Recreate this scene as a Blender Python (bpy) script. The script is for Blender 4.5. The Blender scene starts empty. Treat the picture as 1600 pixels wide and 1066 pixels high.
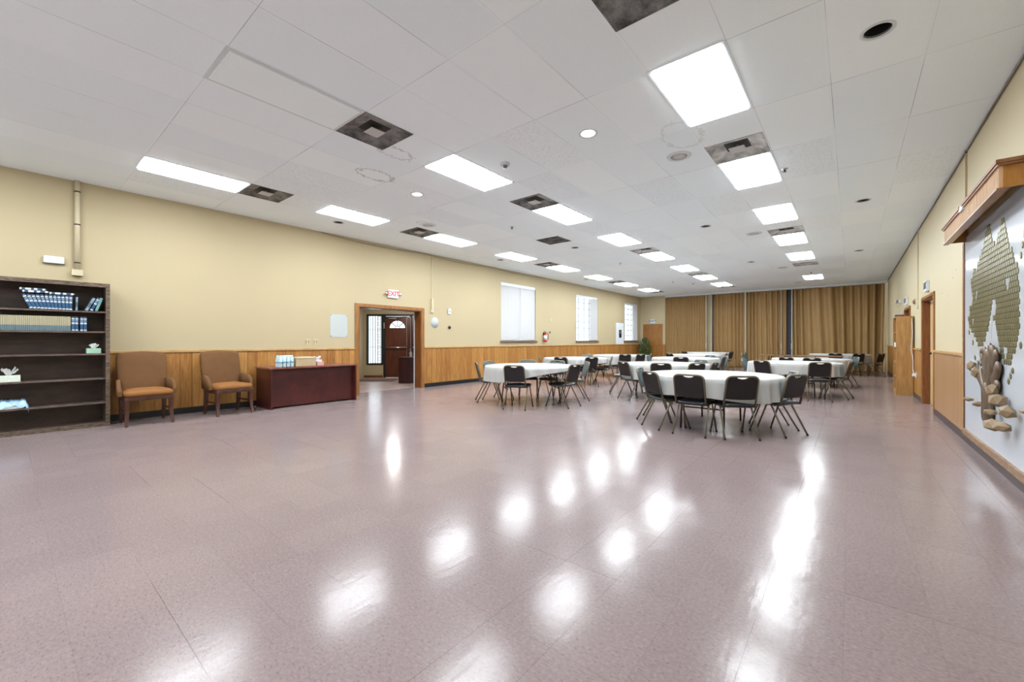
import bpy, bmesh, math, random
from mathutils import Vector, Matrix, Quaternion
PI = math.pi
random.seed(7)
S = bpy.context.scene
C = S.collection
# ---------------------------------------------------------------- camera, world, exposure
YAW = math.atan(530/648.0)
cam_d = bpy.data.cameras.new('camera'); cam = bpy.data.objects.new('camera', cam_d); C.objects.link(cam)
cam.location = (0, 0, 1.237); cam.rotation_euler = (PI/2, 0, YAW)
cam_d.sensor_width = 36; cam_d.lens = 14.58; cam_d.clip_start = .05; cam_d.clip_end = 200
S.camera = cam
S.view_settings.view_transform = 'Standard'; S.view_settings.look = 'None'
S.view_settings.gamma = 1; S.view_settings.use_curve_mapping = False
S.view_settings.exposure = 0.78
W = bpy.data.worlds.new('sky'); S.world = W; W.use_nodes = True
bgn = W.node_tree.nodes['Background']; bgn.inputs[0].default_value = (.84, .94, 1, 1); bgn.inputs[1].default_value = 1.5
S.cycles.max_bounces = 16; S.cycles.diffuse_bounces = 10
LAMP = 22.5           # strength of the ceiling light lenses
H = 3.582            # ceiling height
XL, XR, YB, YF = -8.8, 1.1, 21.7, -5.0
LT = .24

# ---------------------------------------------------------------- node helpers
class NT:
    def __init__(s, name):
        s.m = bpy.data.materials.new(name); s.m.use_nodes = True; s.t = s.m.node_tree
        s.b = s.t.nodes['Principled BSDF']
    def n(s, k, **kw):
        x = s.t.nodes.new(k)
        for a, v in kw.items(): setattr(x, a, v)
        return x
    def put(s, sock, v):
        if isinstance(v, bpy.types.NodeSocket): s.t.links.new(v, sock)
        else: sock.default_value = v
    def math(s, op, a, b=None, c=None):
        x = s.n('ShaderNodeMath', operation=op); s.put(x.inputs[0], a)
        if b is not None: s.put(x.inputs[1], b)
        if c is not None: s.put(x.inputs[2], c)
        return x.outputs[0]
    def mix(s, f, a, b):
        x = s.n('ShaderNodeMix', data_type='RGBA'); s.put(x.inputs[0], f)
        s.put(x.inputs[6], a if isinstance(a, bpy.types.NodeSocket) else (*a, 1))
        s.put(x.inputs[7], b if isinstance(b, bpy.types.NodeSocket) else (*b, 1)); return x.outputs[2]
    def xyz(s):
        tc = s.n('ShaderNodeTexCoord'); sp = s.n('ShaderNodeSeparateXYZ'); s.t.links.new(tc.outputs['Object'], sp.inputs[0])
        return tc.outputs['Object'], sp.outputs[0], sp.outputs[1], sp.outputs[2]
    def comb(s, x, y, z):
        c = s.n('ShaderNodeCombineXYZ'); s.put(c.inputs[0], x); s.put(c.inputs[1], y); s.put(c.inputs[2], z); return c.outputs[0]
    def noise(s, v, scale, detail=3, rough=.5):
        x = s.n('ShaderNodeTexNoise'); s.put(x.inputs['Vector'], v); x.inputs['Scale'].default_value = scale
        x.inputs['Detail'].default_value = detail; x.inputs['Roughness'].default_value = rough; return x.outputs[0]
    def white(s, v):
        x = s.n('ShaderNodeTexWhiteNoise', noise_dimensions='3D'); s.put(x.inputs['Vector'], v); return x.outputs[0]
    def ramp(s, f, p0, p1):
        return s.clamp(s.math('DIVIDE', s.math('SUBTRACT', f, p0), p1-p0))
    def clamp(s, v):
        x = s.n('ShaderNodeClamp'); s.put(x.inputs[0], v); return x.outputs[0]
    def scale(s, v, sc):
        x = s.n('ShaderNodeMapping'); s.put(x.inputs[0], v); x.inputs['Scale'].default_value = sc; return x.outputs[0]
    def bump(s, h, strength, dist=.01):
        x = s.n('ShaderNodeBump'); x.inputs['Strength'].default_value = strength; x.inputs['Distance'].default_value = dist
        s.put(x.inputs['Height'], h); s.t.links.new(x.outputs[0], s.b.inputs['Normal'])
    def base(s, v, rough=.5, metal=0, spec=.5, coat=0):
        s.put(s.b.inputs['Base Color'], v if isinstance(v, bpy.types.NodeSocket) else (*v, 1))
        s.put(s.b.inputs['Roughness'], rough); s.b.inputs['Metallic'].default_value = metal
        s.b.inputs['Specular IOR Level'].default_value = spec; s.b.inputs['Coat Weight'].default_value = coat
        return s.m
def lin(r, g, b):
    f = lambda v: (v/255/12.92) if v/255 <= .04045 else ((v/255+.055)/1.055)**2.4
    return (f(r), f(g), f(b))
def plain(name, col, rough=.5, metal=0, spec=.5, var=.06, sc=8, bump=0, coat=0):
    t = NT(name); v, x, y, z = t.xyz(); n = t.noise(v, sc, 3)
    a = tuple(c*(1-var) for c in col); b = tuple(min(1, c*(1+var)) for c in col)
    if bump: t.bump(t.noise(v, sc*12, 2), bump, .002)
    return t.base(t.mix(n, a, b), rough, metal, spec, coat)
def wood(name, ca, cb, sc=(14, 14, 1.2), rough=.4, spec=.5, coat=0, k=3):
    t = NT(name); v, x, y, z = t.xyz(); m = t.scale(v, sc)
    n = t.noise(m, k, 5, .6); n2 = t.noise(m, k*6, 2)
    f = t.clamp(t.math('ADD', t.ramp(n, .35, .65), t.math('MULTIPLY', t.math('SUBTRACT', n2, .5), .5)))
    return t.base(t.mix(f, ca, cb), rough, 0, spec, coat)
def panelling(name, axis, w, ca, cb, groove, rough=.42):
    t = NT(name); v, x, y, z = t.xyz(); u = x if axis == 'x' else y
    q = t.math('DIVIDE', u, w); q2 = t.math('ADD', q, t.math('MULTIPLY', t.math('SINE', t.math('MULTIPLY', t.math('FLOOR', q), 2.3)), .0))
    i = t.math('FLOOR', q2); fr = t.math('FRACT', q2)
    r = t.white(t.comb(i, 3.7, 0)); r2 = t.white(t.comb(i, 9.1, 2))
    gv = t.comb(t.math('MULTIPLY', u, 16), t.math('MULTIPLY', r2, 40), t.math('MULTIPLY', z, 1.6))
    n = t.noise(gv, 2.2, 5, .65); n2 = t.noise(gv, 9, 2)
    f = t.clamp(t.math('ADD', t.math('MULTIPLY', t.ramp(n, .3, .7), .65), t.math('ADD', t.math('MULTIPLY', r, .45), t.math('MULTIPLY', t.math('SUBTRACT', n2, .5), .3))))
    col = t.mix(f, ca, cb)
    g = t.math('MULTIPLY', t.math('LESS_THAN', t.math('ABSOLUTE', t.math('SUBTRACT', fr, .5)), .5-.004/w), 1)
    on = t.math('GREATER_THAN', t.math('ADD', t.white(t.comb(i, 1.1, 5)), g), .45)
    return t.base(t.mix(on, groove, col), rough, 0, .4)

M = {}
M['wall'] = plain('cream_wall_paint', lin(175, 161, 130), .6, spec=.25, var=.02, sc=1.5)
M['wall_r'] = plain('cream_wall_paint_right', lin(190, 178, 147), .55, spec=.3, var=.02, sc=1.5)
M['panel_y'] = panelling('oak_panelling', 'y', .17, lin(182, 134, 72), lin(130, 82, 34), lin(52, 30, 12))
M['panel_x'] = panelling('oak_panelling_back', 'x', .17, lin(176, 126, 66), lin(130, 84, 40), lin(60, 34, 14))
M['panel_r'] = panelling('grey_brown_panelling', 'y', .09, lin(178, 140, 100), lin(148, 108, 70), lin(120, 84, 54), .3)
M['rail'] = wood('chair_rail_wood', lin(160, 120, 70), lin(186, 150, 100), (2, 2, 14))
M['casing'] = wood('door_casing_wood', lin(122, 78, 34), lin(150, 102, 52), rough=.35)
M['jamb'] = wood('stained_jamb_wood', lin(96, 52, 20), lin(128, 74, 32), rough=.3)
M['black'] = plain('black_vinyl_base', lin(18, 18, 22), .35)
M['brownbase'] = plain('dark_brown_vinyl_base', lin(66, 54, 52), .35)
M['white'] = plain('white_enamel', lin(206, 213, 217), .45, var=.01)
M['offwhite'] = plain('offwhite_plastic', lin(188, 177, 148), .5, var=.02)
M['blind'] = None
M['chrome'] = plain('brushed_metal', lin(190, 190, 190), .3, 1)
M['dark'] = plain('dark_cavity', lin(24, 22, 22), .6)
M['darkmetal'] = plain('dark_bronze_metal', lin(58, 48, 42), .4, .6)
M['glass'] = None

def build_floor():
    t = NT('mauve_vinyl_tile'); v, x, y, z = t.xyz()
    qx = t.math('DIVIDE', t.math('ADD', x, .025), .305); qy = t.math('DIVIDE', t.math('SUBTRACT', y, .17), .305)
    ix, iy = t.math('FLOOR', qx), t.math('FLOOR', qy)
    dx = t.math('SUBTRACT', .5, t.math('ABSOLUTE', t.math('SUBTRACT', t.math('FRACT', qx), .5)))
    dy = t.math('SUBTRACT', .5, t.math('ABSOLUTE', t.math('SUBTRACT', t.math('FRACT', qy), .5)))
    # joints open a little more along some tile rows than along others
    rx = t.math('ADD', .0008, t.math('MULTIPLY', t.math('POWER', t.white(t.comb(t.math('ROUND', qx), 2, 0)), 4), .0045)); ry = t.math('ADD', .0005, t.math('MULTIPLY', t.math('POWER', t.white(t.comb(t.math('ROUND', qy), 7, t.math('FLOOR', t.math('DIVIDE', ix, 3)))), 5), .004))
    j = t.math('MAXIMUM', t.math('LESS_THAN', dx, rx), t.math('LESS_THAN', dy, ry))
    r = t.white(t.comb(ix, iy, 0)); big = t.noise(v, .8, 3); sp = t.noise(v, 60, 3, .7); sp2 = t.noise(t.scale(v, (30, 90, 1)), 1.5, 2)
    f = t.clamp(t.math('ADD', t.math('MULTIPLY', r, .25), t.math('MULTIPLY', big, .7)))
    col = t.mix(f, lin(122, 107, 108), lin(139, 124, 123))
    col = t.mix(t.math('MULTIPLY', t.ramp(sp, .45, .75), .36), col, lin(168, 152, 150))
    col = t.mix(t.math('MULTIPLY', t.ramp(sp2, .56, .75), .6), col, lin(92, 76, 80))
    col = t.mix(t.math('MULTIPLY', j, .75), col, lin(70, 52, 54))
    wv = t.noise(t.scale(v, (1, 1, 1)), 5, 2); sc = t.noise(t.scale(v, (8, 3, 1)), 3, 3, .6)
    h = t.math('ADD', t.math('MULTIPLY', wv, 1.0), t.math('MULTIPLY', sc, .75))
    t.bump(t.math('SUBTRACT', h, t.math('MULTIPLY', j, .3)), .5, .0019)
    ro = t.math('ADD', .10, t.math('MULTIPLY', t.noise(v, 3, 5, .7), .15))
    return t.base(col, ro, 0, .2)
def build_ceiling():
    t = NT('ceiling_tile'); v, x, y, z = t.xyz()
    qx = t.math('DIVIDE', t.math('ADD', x, .155), .614); qy = t.math('DIVIDE', t.math('SUBTRACT', y, 1.11), 1.2165)
    ix, iy = t.math('FLOOR', qx), t.math('FLOOR', qy)
    fx = t.math('MULTIPLY', t.math('FRACT', qx), .614); fy = t.math('MULTIPLY', t.math('FRACT', qy), 1.2165)
    ex = t.math('MINIMUM', fx, t.math('SUBTRACT', .614, fx)); ey = t.math('MINIMUM', fy, t.math('SUBTRACT', 1.2165, fy))
    e = t.math('MINIMUM', ex, ey)
    r = t.white(t.comb(ix, iy, 4)); r2 = t.white(t.comb(ix, iy, 8)); rl = t.white(t.comb(t.math('ROUND', qx), t.math('ROUND', qy), 1))
    sp = t.noise(v, 75, 3, .65)
    pit = t.math('MULTIPLY', t.math('GREATER_THAN', sp, .6), t.math('GREATER_THAN', r, .74))
    fine = t.math('MULTIPLY', t.math('GREATER_THAN', t.noise(v, 210, 2), .62), .10)
    col = t.mix(r2, lin(235, 246, 253), lin(241, 250, 255))
    col = t.mix(t.math('MULTIPLY', pit, .34), col, lin(120, 120, 120)); col = t.mix(fine, col, lin(120, 120, 120))
    bar = t.math('LESS_THAN', e, .012)
    col = t.mix(bar, col, lin(238, 248, 254))
    gap = t.math('MAXIMUM', t.math('LESS_THAN', t.math('ABSOLUTE', t.math('SUBTRACT', fx, .0135)), .0016), t.math('LESS_THAN', t.math('ABSOLUTE', t.math('SUBTRACT', fy, .0135)), .0024))
    gs = t.math('MULTIPLY', gap, t.math('ADD', .18, t.math('MULTIPLY', t.ramp(t.noise(v, .9, 2), .45, .7), .7)))
    col = t.mix(gs, col, lin(80, 78, 76))
    for (sx, sy, sr, k) in ((-4.40, 3.09, .13, 1.0), (-5.21, 3.32, .16, 1.3), (-1.5, 4.9, .2, .5), (-6.6, 5.35, .12, .6)):
        d = t.math('SQRT', t.math('ADD', t.math('POWER', t.math('SUBTRACT', x, sx), 2), t.math('POWER', t.math('MULTIPLY', t.math('SUBTRACT', y, sy), .6), 2)))
        d = t.math('ADD', d, t.math('MULTIPLY', t.math('SUBTRACT', t.noise(v, 14, 5, .65), .5), .2))
        ring = t.math('LESS_THAN', t.math('ABSOLUTE', t.math('SUBTRACT', d, sr)), .013)
        col = t.mix(t.math('MULTIPLY', ring, .36*k), col, lin(120, 112, 104))
    t.bump(t.math('ADD', t.math('MULTIPLY', pit, -1), t.math('MULTIPLY', bar, .4)), .2, .003)
    return t.base(col, .85, 0, .15)
M['floor'] = build_floor(); M['ceiling'] = build_ceiling()
def emis(name, col, s):
    t = NT(name); t.b.inputs['Emission Color'].default_value = (*col, 1); t.b.inputs['Emission Strength'].default_value = s
    return t.base(tuple(min(.8, c) for c in col), .5)
M['lens'] = emis('lit_lens', (.89, .96, 1), LAMP)
M['bulb'] = emis('lit_bulb', (1, .97, .92), 12)
def glassm():
    t = NT('window_glass'); t.b.inputs['Transmission Weight'].default_value = 1; t.b.inputs['IOR'].default_value = 1.02
    return t.base((.95, .98, 1), .0, 0, .3)
M['glass'] = glassm()
def blindm():
    t = NT('vinyl_blind'); d = t.n('ShaderNodeBsdfDiffuse'); d.inputs[0].default_value = (.52, .52, .53, 1)
    tr = t.n('ShaderNodeBsdfTranslucent'); tr.inputs[0].default_value = (.8, .82, .84, 1)
    mx = t.n('ShaderNodeMixShader'); mx.inputs[0].default_value = .05
    t.t.links.new(d.outputs[0], mx.inputs[1]); t.t.links.new(tr.outputs[0], mx.inputs[2])
    t.t.links.new(mx.outputs[0], t.t.nodes['Material Output'].inputs[0]); return t.m
M['blind'] = blindm()

# ---------------------------------------------------------------- mesh helpers
class MB:
    def __init__(s): s.v = []; s.f = []; s.sm = []; s.mi = []; s.cur = 0
    def add(s, vs, fs, smooth=False):
        o = len(s.v); s.v += [tuple(p) for p in vs]
        for f in fs: s.f.append([i+o for i in f]); s.sm.append(smooth); s.mi.append(s.cur)
        return s
    def box(s, x0, x1, y0, y1, z0, z1, bev=0, T=None):
        if bev:
            b = min(bev, (x1-x0)/2.01, (y1-y0)/2.01, (z1-z0)/2.01); vs = []; fs = []
            bm = bmesh.new(); bmesh.ops.create_cube(bm, size=1)
            for w in bm.verts: w.co = Vector(((x0+x1)/2+w.co.x*(x1-x0), (y0+y1)/2+w.co.y*(y1-y0), (z0+z1)/2+w.co.z*(z1-z0)))
            bmesh.ops.bevel(bm, geom=bm.edges[:], offset=b, segments=2, affect='EDGES', profile=.5)
            bm.verts.ensure_lookup_table(); bm.verts.index_update()
            vs = [w.co.copy() for w in bm.verts]; fs = [[w.index for w in f.verts] for f in bm.faces]; bm.free()
            if T: vs = [T @ p for p in vs]
            return s.add(vs, fs)
        vs = [Vector(p) for p in ((x0,y0,z0),(x1,y0,z0),(x1,y1,z0),(x0,y1,z0),(x0,y0,z1),(x1,y0,z1),(x1,y1,z1),(x0,y1,z1))]
        if T: vs = [T @ p for p in vs]
        return s.add(vs, [[0,3,2,1],[4,5,6,7],[0,1,5,4],[1,2,6,5],[2,3,7,6],[3,0,4,7]])
    def tube(s, pts, r, seg=8, caps=True, flat=None):
        pts = [Vector(p) for p in pts]; n = len(pts); rs = r if isinstance(r, (list, tuple)) else [r]*n
        vs = []; up = None
        for i, p in enumerate(pts):
            d = (pts[min(i+1, n-1)]-pts[max(i-1, 0)]).normalized()
            if up is None:
                a = Vector((0, 0, 1)) if abs(d.z) < .9 else Vector((1, 0, 0)); up = (a-d*a.dot(d)).normalized()
            else:
                up = up-d*up.dot(d); up = up.normalized() if up.length > 1e-6 else Vector((1, 0, 0))
            sd = d.cross(up)
            for k in range(seg):
                a = 2*PI*k/seg; vs.append(p+(up*math.cos(a)+sd*math.sin(a))*rs[i])
        fs = [[i*seg+k, i*seg+(k+1) % seg, (i+1)*seg+(k+1) % seg, (i+1)*seg+k] for i in range(n-1) for k in range(seg)]
        s.add(vs, fs, True)
        if caps: s.add([vs[k] for k in range(seg)], [list(range(seg))[::-1]]); s.add(vs[-seg:], [list(range(seg))])
        return s
    def lathe(s, prof, c=(0, 0, 0), seg=24, axis='z', smooth=True, sx=1, sy=1, caps=True):
        vs = []
        for (r, z) in prof:
            for k in range(seg):
                a = 2*PI*k/seg; x, y = r*math.cos(a)*sx, r*math.sin(a)*sy
                p = (x, y, z) if axis == 'z' else ((z, x, y) if axis == 'x' else (x, z, y))
                vs.append((p[0]+c[0], p[1]+c[1], p[2]+c[2]))
        fs = [[i*seg+k, i*seg+(k+1) % seg, (i+1)*seg+(k+1) % seg, (i+1)*seg+k] for i in range(len(prof)-1) for k in range(seg)]
        s.add(vs, fs, smooth)
        if not caps: return s
        if prof[0][0] > 1e-5: s.add(vs[:seg], [list(range(seg))[::-1]])
        if prof[-1][0] > 1e-5: s.add(vs[-seg:], [list(range(seg))])
        return s
    def rings(s, rings, smooth=True):          # loft closed rings of equal length, capped
        n = len(rings[0]); vs = [p for r in rings for p in r]
        fs = [[i*n+k, i*n+(k+1) % n, (i+1)*n+(k+1) % n, (i+1)*n+k] for i in range(len(rings)-1) for k in range(n)]
        s.add(vs, fs, smooth); s.add(rings[0], [list(range(n))[::-1]], False); s.add(rings[-1], [list(range(n))], False)
        return s
    def build(s, name, mat, parent=None, loc=None, rz=0, props=None):
        me = bpy.data.meshes.new(name); me.from_pydata(s.v, [], s.f); 
        for m in (mat if isinstance(mat, (list, tuple)) else [mat]): me.materials.append(M[m] if isinstance(m, str) else m)
        me.polygons.foreach_set('use_smooth', s.sm); me.polygons.foreach_set('material_index', s.mi)
        bm = bmesh.new(); bm.from_mesh(me); bmesh.ops.remove_doubles(bm, verts=bm.verts[:], dist=1e-5)
        bmesh.ops.recalc_face_normals(bm, faces=bm.faces[:]); bm.to_mesh(me); bm.free(); me.update()
        o = bpy.data.objects.new(name, me); C.objects.link(o)
        if parent: o.parent = parent
        if loc: o.location = loc
        if rz: o.rotation_euler = (0, 0, rz)
        return o
def rrect(w, d, r, z, cx=0, cy=0, k=5):
    out = []
    for (sx, sy, a0) in ((1, 1, 0), (-1, 1, PI/2), (-1, -1, PI), (1, -1, 1.5*PI)):
        for i in range(k+1):
            a = a0+PI/2*i/k; out.append((cx+sx*(w/2-r)+r*math.cos(a), cy+sy*(d/2-r)+r*math.sin(a), z))
    return out
def cushion(mb, w, d, r, z0, z1, cx=0, cy=0, dome=.01):
    h = z1-z0; prof = [(.03, 0), (.004, .25), (0, .5), (.006, .75), (.022, .93), (.05, 1), (w*.3, 1+dome/h)]
    return mb.rings([rrect(w-2*i, d-2*i*(.9 if i < w*.2 else 1), max(.004, r-i*.5) if i < w*.2 else .02, z0+h*t, cx, cy) for i, t in prof if w-2*i > .02 and d-2*i > .02])
def fillet(pts, r, k=5):
    pts = [Vector(p) for p in pts]; out = [pts[0]]
    for i in range(1, len(pts)-1):
        a, b, c = pts[i-1], pts[i], pts[i+1]; u = (a-b); v = (c-b); q = min(r, u.length*.45, v.length*.45)
        p0 = b+u.normalized()*q; p2 = b+v.normalized()*q
        for j in range(k+1):
            t = j/k; out.append(p0*(1-t)**2+b*2*t*(1-t)+p2*t*t)
    out.append(pts[-1]); return out
def tag(o, label=None, cat=None, group=None, kind=None):
    if label: o['label'] = label
    if cat: o['category'] = cat
    if group: o['group'] = group
    if kind: o['kind'] = kind
    return o
def thing(name, label, cat, loc=(0, 0, 0), rz=0, group=None):
    o = bpy.data.objects.new(name, None); C.objects.link(o); o.empty_display_size = .1
    o.location = loc; o.rotation_euler = (0, 0, rz); return tag(o, label, cat, group)
def dup(root, loc, rz, label=None, group=None, parent=None):
    r = root.copy(); C.objects.link(r)
    if parent is None: r.location = loc; r.rotation_euler = (0, 0, rz)
    else: r.parent = parent
    if label: r['label'] = label
    if group: r['group'] = group
    for ch in list(root.children): dup(ch, None, 0, parent=r)
    return r
def struct(o): o['kind'] = 'structure'; return o
def text_mesh(mb, txt, size, T, depth=.004, spacing=1.0):
    cu = bpy.data.curves.new('t', 'FONT'); cu.body = txt; cu.size = size; cu.extrude = depth/2; cu.align_x = 'CENTER'; cu.align_y = 'CENTER'
    cu.offset = size*.02; cu.space_character = spacing
    ob = bpy.data.objects.new('t', cu); C.objects.link(ob)
    dg = bpy.context.evaluated_depsgraph_get(); me = bpy.data.meshes.new_from_object(ob.evaluated_get(dg))
    mb.add([T @ v.co for v in me.vertices], [list(p.vertices) for p in me.polygons])
    bpy.data.objects.remove(ob); bpy.data.curves.remove(cu); bpy.data.meshes.remove(me)
    return mb

# ---------------------------------------------------------------- shell
struct(MB().box(XL-LT, 1.5, YF-.2, YB+.3, -.1, 0).build('floor', 'floor'))
def wall_y(name, xa, xb, y0, y1, z0, z1, holes, mat):     # wall running along y with rectangular holes
    ys = sorted({y0, y1, *[h[0] for h in holes], *[h[1] for h in holes]}); zs = sorted({z0, z1, *[h[2] for h in holes], *[h[3] for h in holes]})
    mb = MB()
    for a, b in zip(ys, ys[1:]):
        for c, d in zip(zs, zs[1:]):
            if any(h[0] <= a and b <= h[1] and h[2] <= c and d <= h[3] for h in holes): continue
            mb.box(xa, xb, a, b, c, d)
    me = mb.build(name, mat)
    bm = bmesh.new(); bm.from_mesh(me.data)         # drop the inner faces shared by two neighbouring cells
    seen = {}
    for f in bm.faces: seen.setdefault(tuple(round(q, 4) for q in f.calc_center_median()), []).append(f)
    bmesh.ops.delete(bm, geom=[f for fs in seen.values() if len(fs) > 1 for f in fs], context='FACES'); bm.to_mesh(me.data); bm.free()
    return struct(me)
WIN = [(10.2, 12.11), (14.97, 16.82), (19.65, 21.3)]
DOOR = (5.17, 6.96, 0, 2.03)
wall_y('wall_left', XL-LT, XL, YF, YB, 0, H+.02, [DOOR]+[(a, b, 1.24, 3.16) for a, b in WIN], 'wall')
wall_y('wall_right', XR, XR+.1, YF, YB, 0, H+.02, [(10.03, 11.5, 0, 2.03), (13.75, 15.0, 0, 2.03)], 'wall_r')
# unseen front wall behind the camera; its openings are added to let sky light in
fw = MB().box(XL-LT, XR+.4, YF-.2, YF, 0, .15).box(XL-LT, XR+.4, YF-.2, YF, 2.3, H+.02)
for k in range(8): x = XL+(XR-XL)*k/7; fw.box(x-.2, x+.2, YF-.2, YF, .15, 2.3)
struct(fw.build('wall_front', 'wall'))
struct(MB().box(XL, -7.47, YB, YB+.2, 0, H+.02).box(-7.47, XR+.1, YB+.15, YB+.35, 0, H+.02).build('wall_back', 'wall'))
# dark closet beyond the two side doors
struct(MB().box(XR+.16, XR+.36, 9.9, 11.7, 0, 2.3).box(XR+.16, XR+.36, 13.6, 15.2, 0, 2.3).build('wall_closet', 'wall_r'))
# ceiling: individual cells left open where troffers, vents and downlights sit
GX = [-.155-.614*k for k in range(-2, 15)]; 
def gxi(k): return -.155-.614*k                   # right edge of column k
CELLX = lambda k: (max(XL, gxi(k+1)), min(XR, gxi(k)))
CELLY = lambda j: (1.11+1.2165*j, 1.11+1.2165*(j+1))
LIGHT = {(11, j): 1 for j in (-4, -2, 0, 2, 4, 6, 8, 10, 12, 14)}
LIGHT.update({(6, j): 1 for j in (-4, -2, 0, 2, 4, 6, 8, 10, 12, 14)})
LIGHT.update({(1, j): 1 for j in (-4, -2, 2, 4, 6, 8, 10, 14)})
HV = {(11, j): 0 for j in (1, 5, 9, 11)}; HV[(11, 3)] = 1; HV.pop((11, 5)); HV.pop((11, 9)); HV.pop((11, 11))
# vents fill half a cell: (column, cell row, half) half 0 = near half, 1 = far half
VENTS = [(11, 1, 0), (11, 3, 1), (11, 7, 1), (11, 11, 1), (6, 1, 0), (6, 3, 1), (6, 7, 1), (6, 11, 1), (1, 1, 0), (1, 3, 1), (1, 7, 1), (1, 11, 1), (8, 5, 1), (6, 15, 0), (11, 15, 0)]
DL = [(-.155+.31, 4.17), (-2.30, 4.17), (-5.37, 4.17), (-7.84, 4.17), (-.155+.31, 9.06), (-2.30, 9.06), (-5.37, 9.06), (-7.84, 9.06), (.155, 14.0), (-2.30, 14.0), (-7.8, 14.0)]
DLR = .085
def build_ceil():
    mb = MB()
    vset = {(k, j): h for k, j, h in VENTS}
    for k in range(-3, 15):
        x0, x1 = CELLX(k)
        if x1-x0 < .001: continue
        for j in range(-6, 17):
            y0, y1 = CELLY(j); y0 = max(y0, YF); y1 = min(y1, YB+.15)
            if y1-y0 < .001 or (k, j) in LIGHT: continue
            if (k, j) in vset:
                ym = (CELLY(j)[0]+CELLY(j)[1])/2
                if vset[(k, j)] == 0: y0 = ym
                else: y1 = ym
            dl = [p for p in DL if x0 < p[0] < x1 and y0 < p[1] < y1]
            if dl:
                px, py = dl[0]; n = 32; inner = []; outer = []
                for i in range(n):
                    a = 2*PI*i/n; c, s_ = math.cos(a), math.sin(a); inner.append((px+DLR*c, py+DLR*s_, H))
                    ts = [((x1 if c > 0 else x0)-px)/c if abs(c) > 1e-6 else 1e9, ((y1 if s_ > 0 else y0)-py)/s_ if abs(s_) > 1e-6 else 1e9]
                    t = min(ts); outer.append((px+t*c, py+t*s_, H))
                vs = inner+outer; fs = [[i, (i+1) % n, n+(i+1) % n, n+i] for i in range(n)]
                for cx_, cy_ in ((x0, y0), (x1, y0), (x1, y1), (x0, y1)):   # corner fillers
                    a = math.atan2(cy_-py, cx_-px) % (2*PI); i = int(a/(2*PI/n)); vs.append((cx_, cy_, H)); fs.append([n+i, n+(i+1) % n, len(vs)-1])
                mb.add(vs, fs)
            else:
                mb.add([(x0, y0, H), (x1, y0, H), (x1, y1, H), (x0, y1, H)], [[0, 1, 2, 3]])
    o = mb.build('ceiling', 'ceiling')
    if sum(p.normal.z for p in o.data.polygons) > 0: o.data.flip_normals()
    struct(o)
    struct(MB().box(XL-LT, XR+.4, YF-.2, YB+.4, H+.25, H+.35).build('ceiling_slab', 'dark'))
build_ceil()

# wainscot, chair rails, baseboards
def wains(n, x0, x1, y0, y1, mat, z0=.1, z1=1.05): return struct(MB().box(x0, x1, y0, y1, z0, z1).build('trim_%d' % n, mat))
RZ0, RZ1 = 1.045, 1.085
wains(1, XL, XL+.012, YF, 5.07, 'panel_y'); wains(2, XL, XL+.012, 7.06, YB, 'panel_y')
wains(3, XL+.012, -8.66, YB-.012, YB, 'panel_x'); wains(4, -7.6, -7.47, YB-.012, YB, 'panel_x')
wains(5, XR-.012, XR, 7.52, 9.95, 'panel_r'); wains(6, XR-.012, XR, 11.6, 13.65, 'panel_y'); wains(7, XR-.012, XR, 15.1, YB, 'panel_y')
n = 8
for y0, y1 in ((YF, 5.07), (7.06, YB)): struct(MB().box(XL, XL+.03, y0, y1, RZ0, RZ1, .006).build('trim_%d' % n, 'rail')); n += 1
for y0, y1 in ((7.52, 9.95), (11.6, 13.65), (15.1, YB)): struct(MB().box(XR-.03, XR, y0, y1, RZ0, RZ1, .006).build('trim_%d' % n, 'rail')); n += 1
for x0, x1 in ((XL+.03, -8.66), (-7.6, -7.47)): struct(MB().box(x0, x1, YB-.03, YB, RZ0, RZ1, .006).build('trim_%d' % n, 'rail')); n += 1
struct(MB().box(XL, XL+.016, YF, 5.07, 0, .105).box(XL, XL+.016, 7.06, YB, 0, .105).build('baseboard_left', 'black'))
struct(MB().box(XR-.016, XR, YF, 9.95, 0, .1).box(XR-.016, XR, 11.6, 13.65, 0, .1).box(XR-.016, XR, 15.1, YB, 0, .1).build('baseboard_right', 'brownbase'))
struct(MB().box(XL+.016, -8.66, YB-.016, YB, 0, .105).build('baseboard_back', 'black'))
# wavy shadow under the right ceiling edge, put in as a thin grey tube
def ragged(name, x, sgn, y0, y1):
    mb = MB(); rnd = random.Random(3); y = y0; pts = []
    while y < y1: pts.append((x+sgn*.012, y, H-.012-rnd.random()*.018)); y += .25+rnd.random()*.5
    mb.tube(pts, .008, 6); return mb
tag(ragged('c', XR, -1, YF, YB-.1).build('ceiling_edge_shadow', plain('grey_edge_shadow', lin(120, 112, 100), .7)), 'uneven grey shadow line modelled under the ceiling edge of the right wall', 'cable')
pts = []
for i in range(61):
    y = 4.3+i*.14; sag = .05*abs(math.sin((y-4.3)*1.15))+.02
    pts.append((XL+.014, y, H-sag))
tag(MB().tube(pts, .007, 6).build('sagging_cable', plain('tan_cable', lin(150, 135, 105), .6)), 'thin tan cable sagging under the ceiling along the left wall', 'cable')

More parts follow.
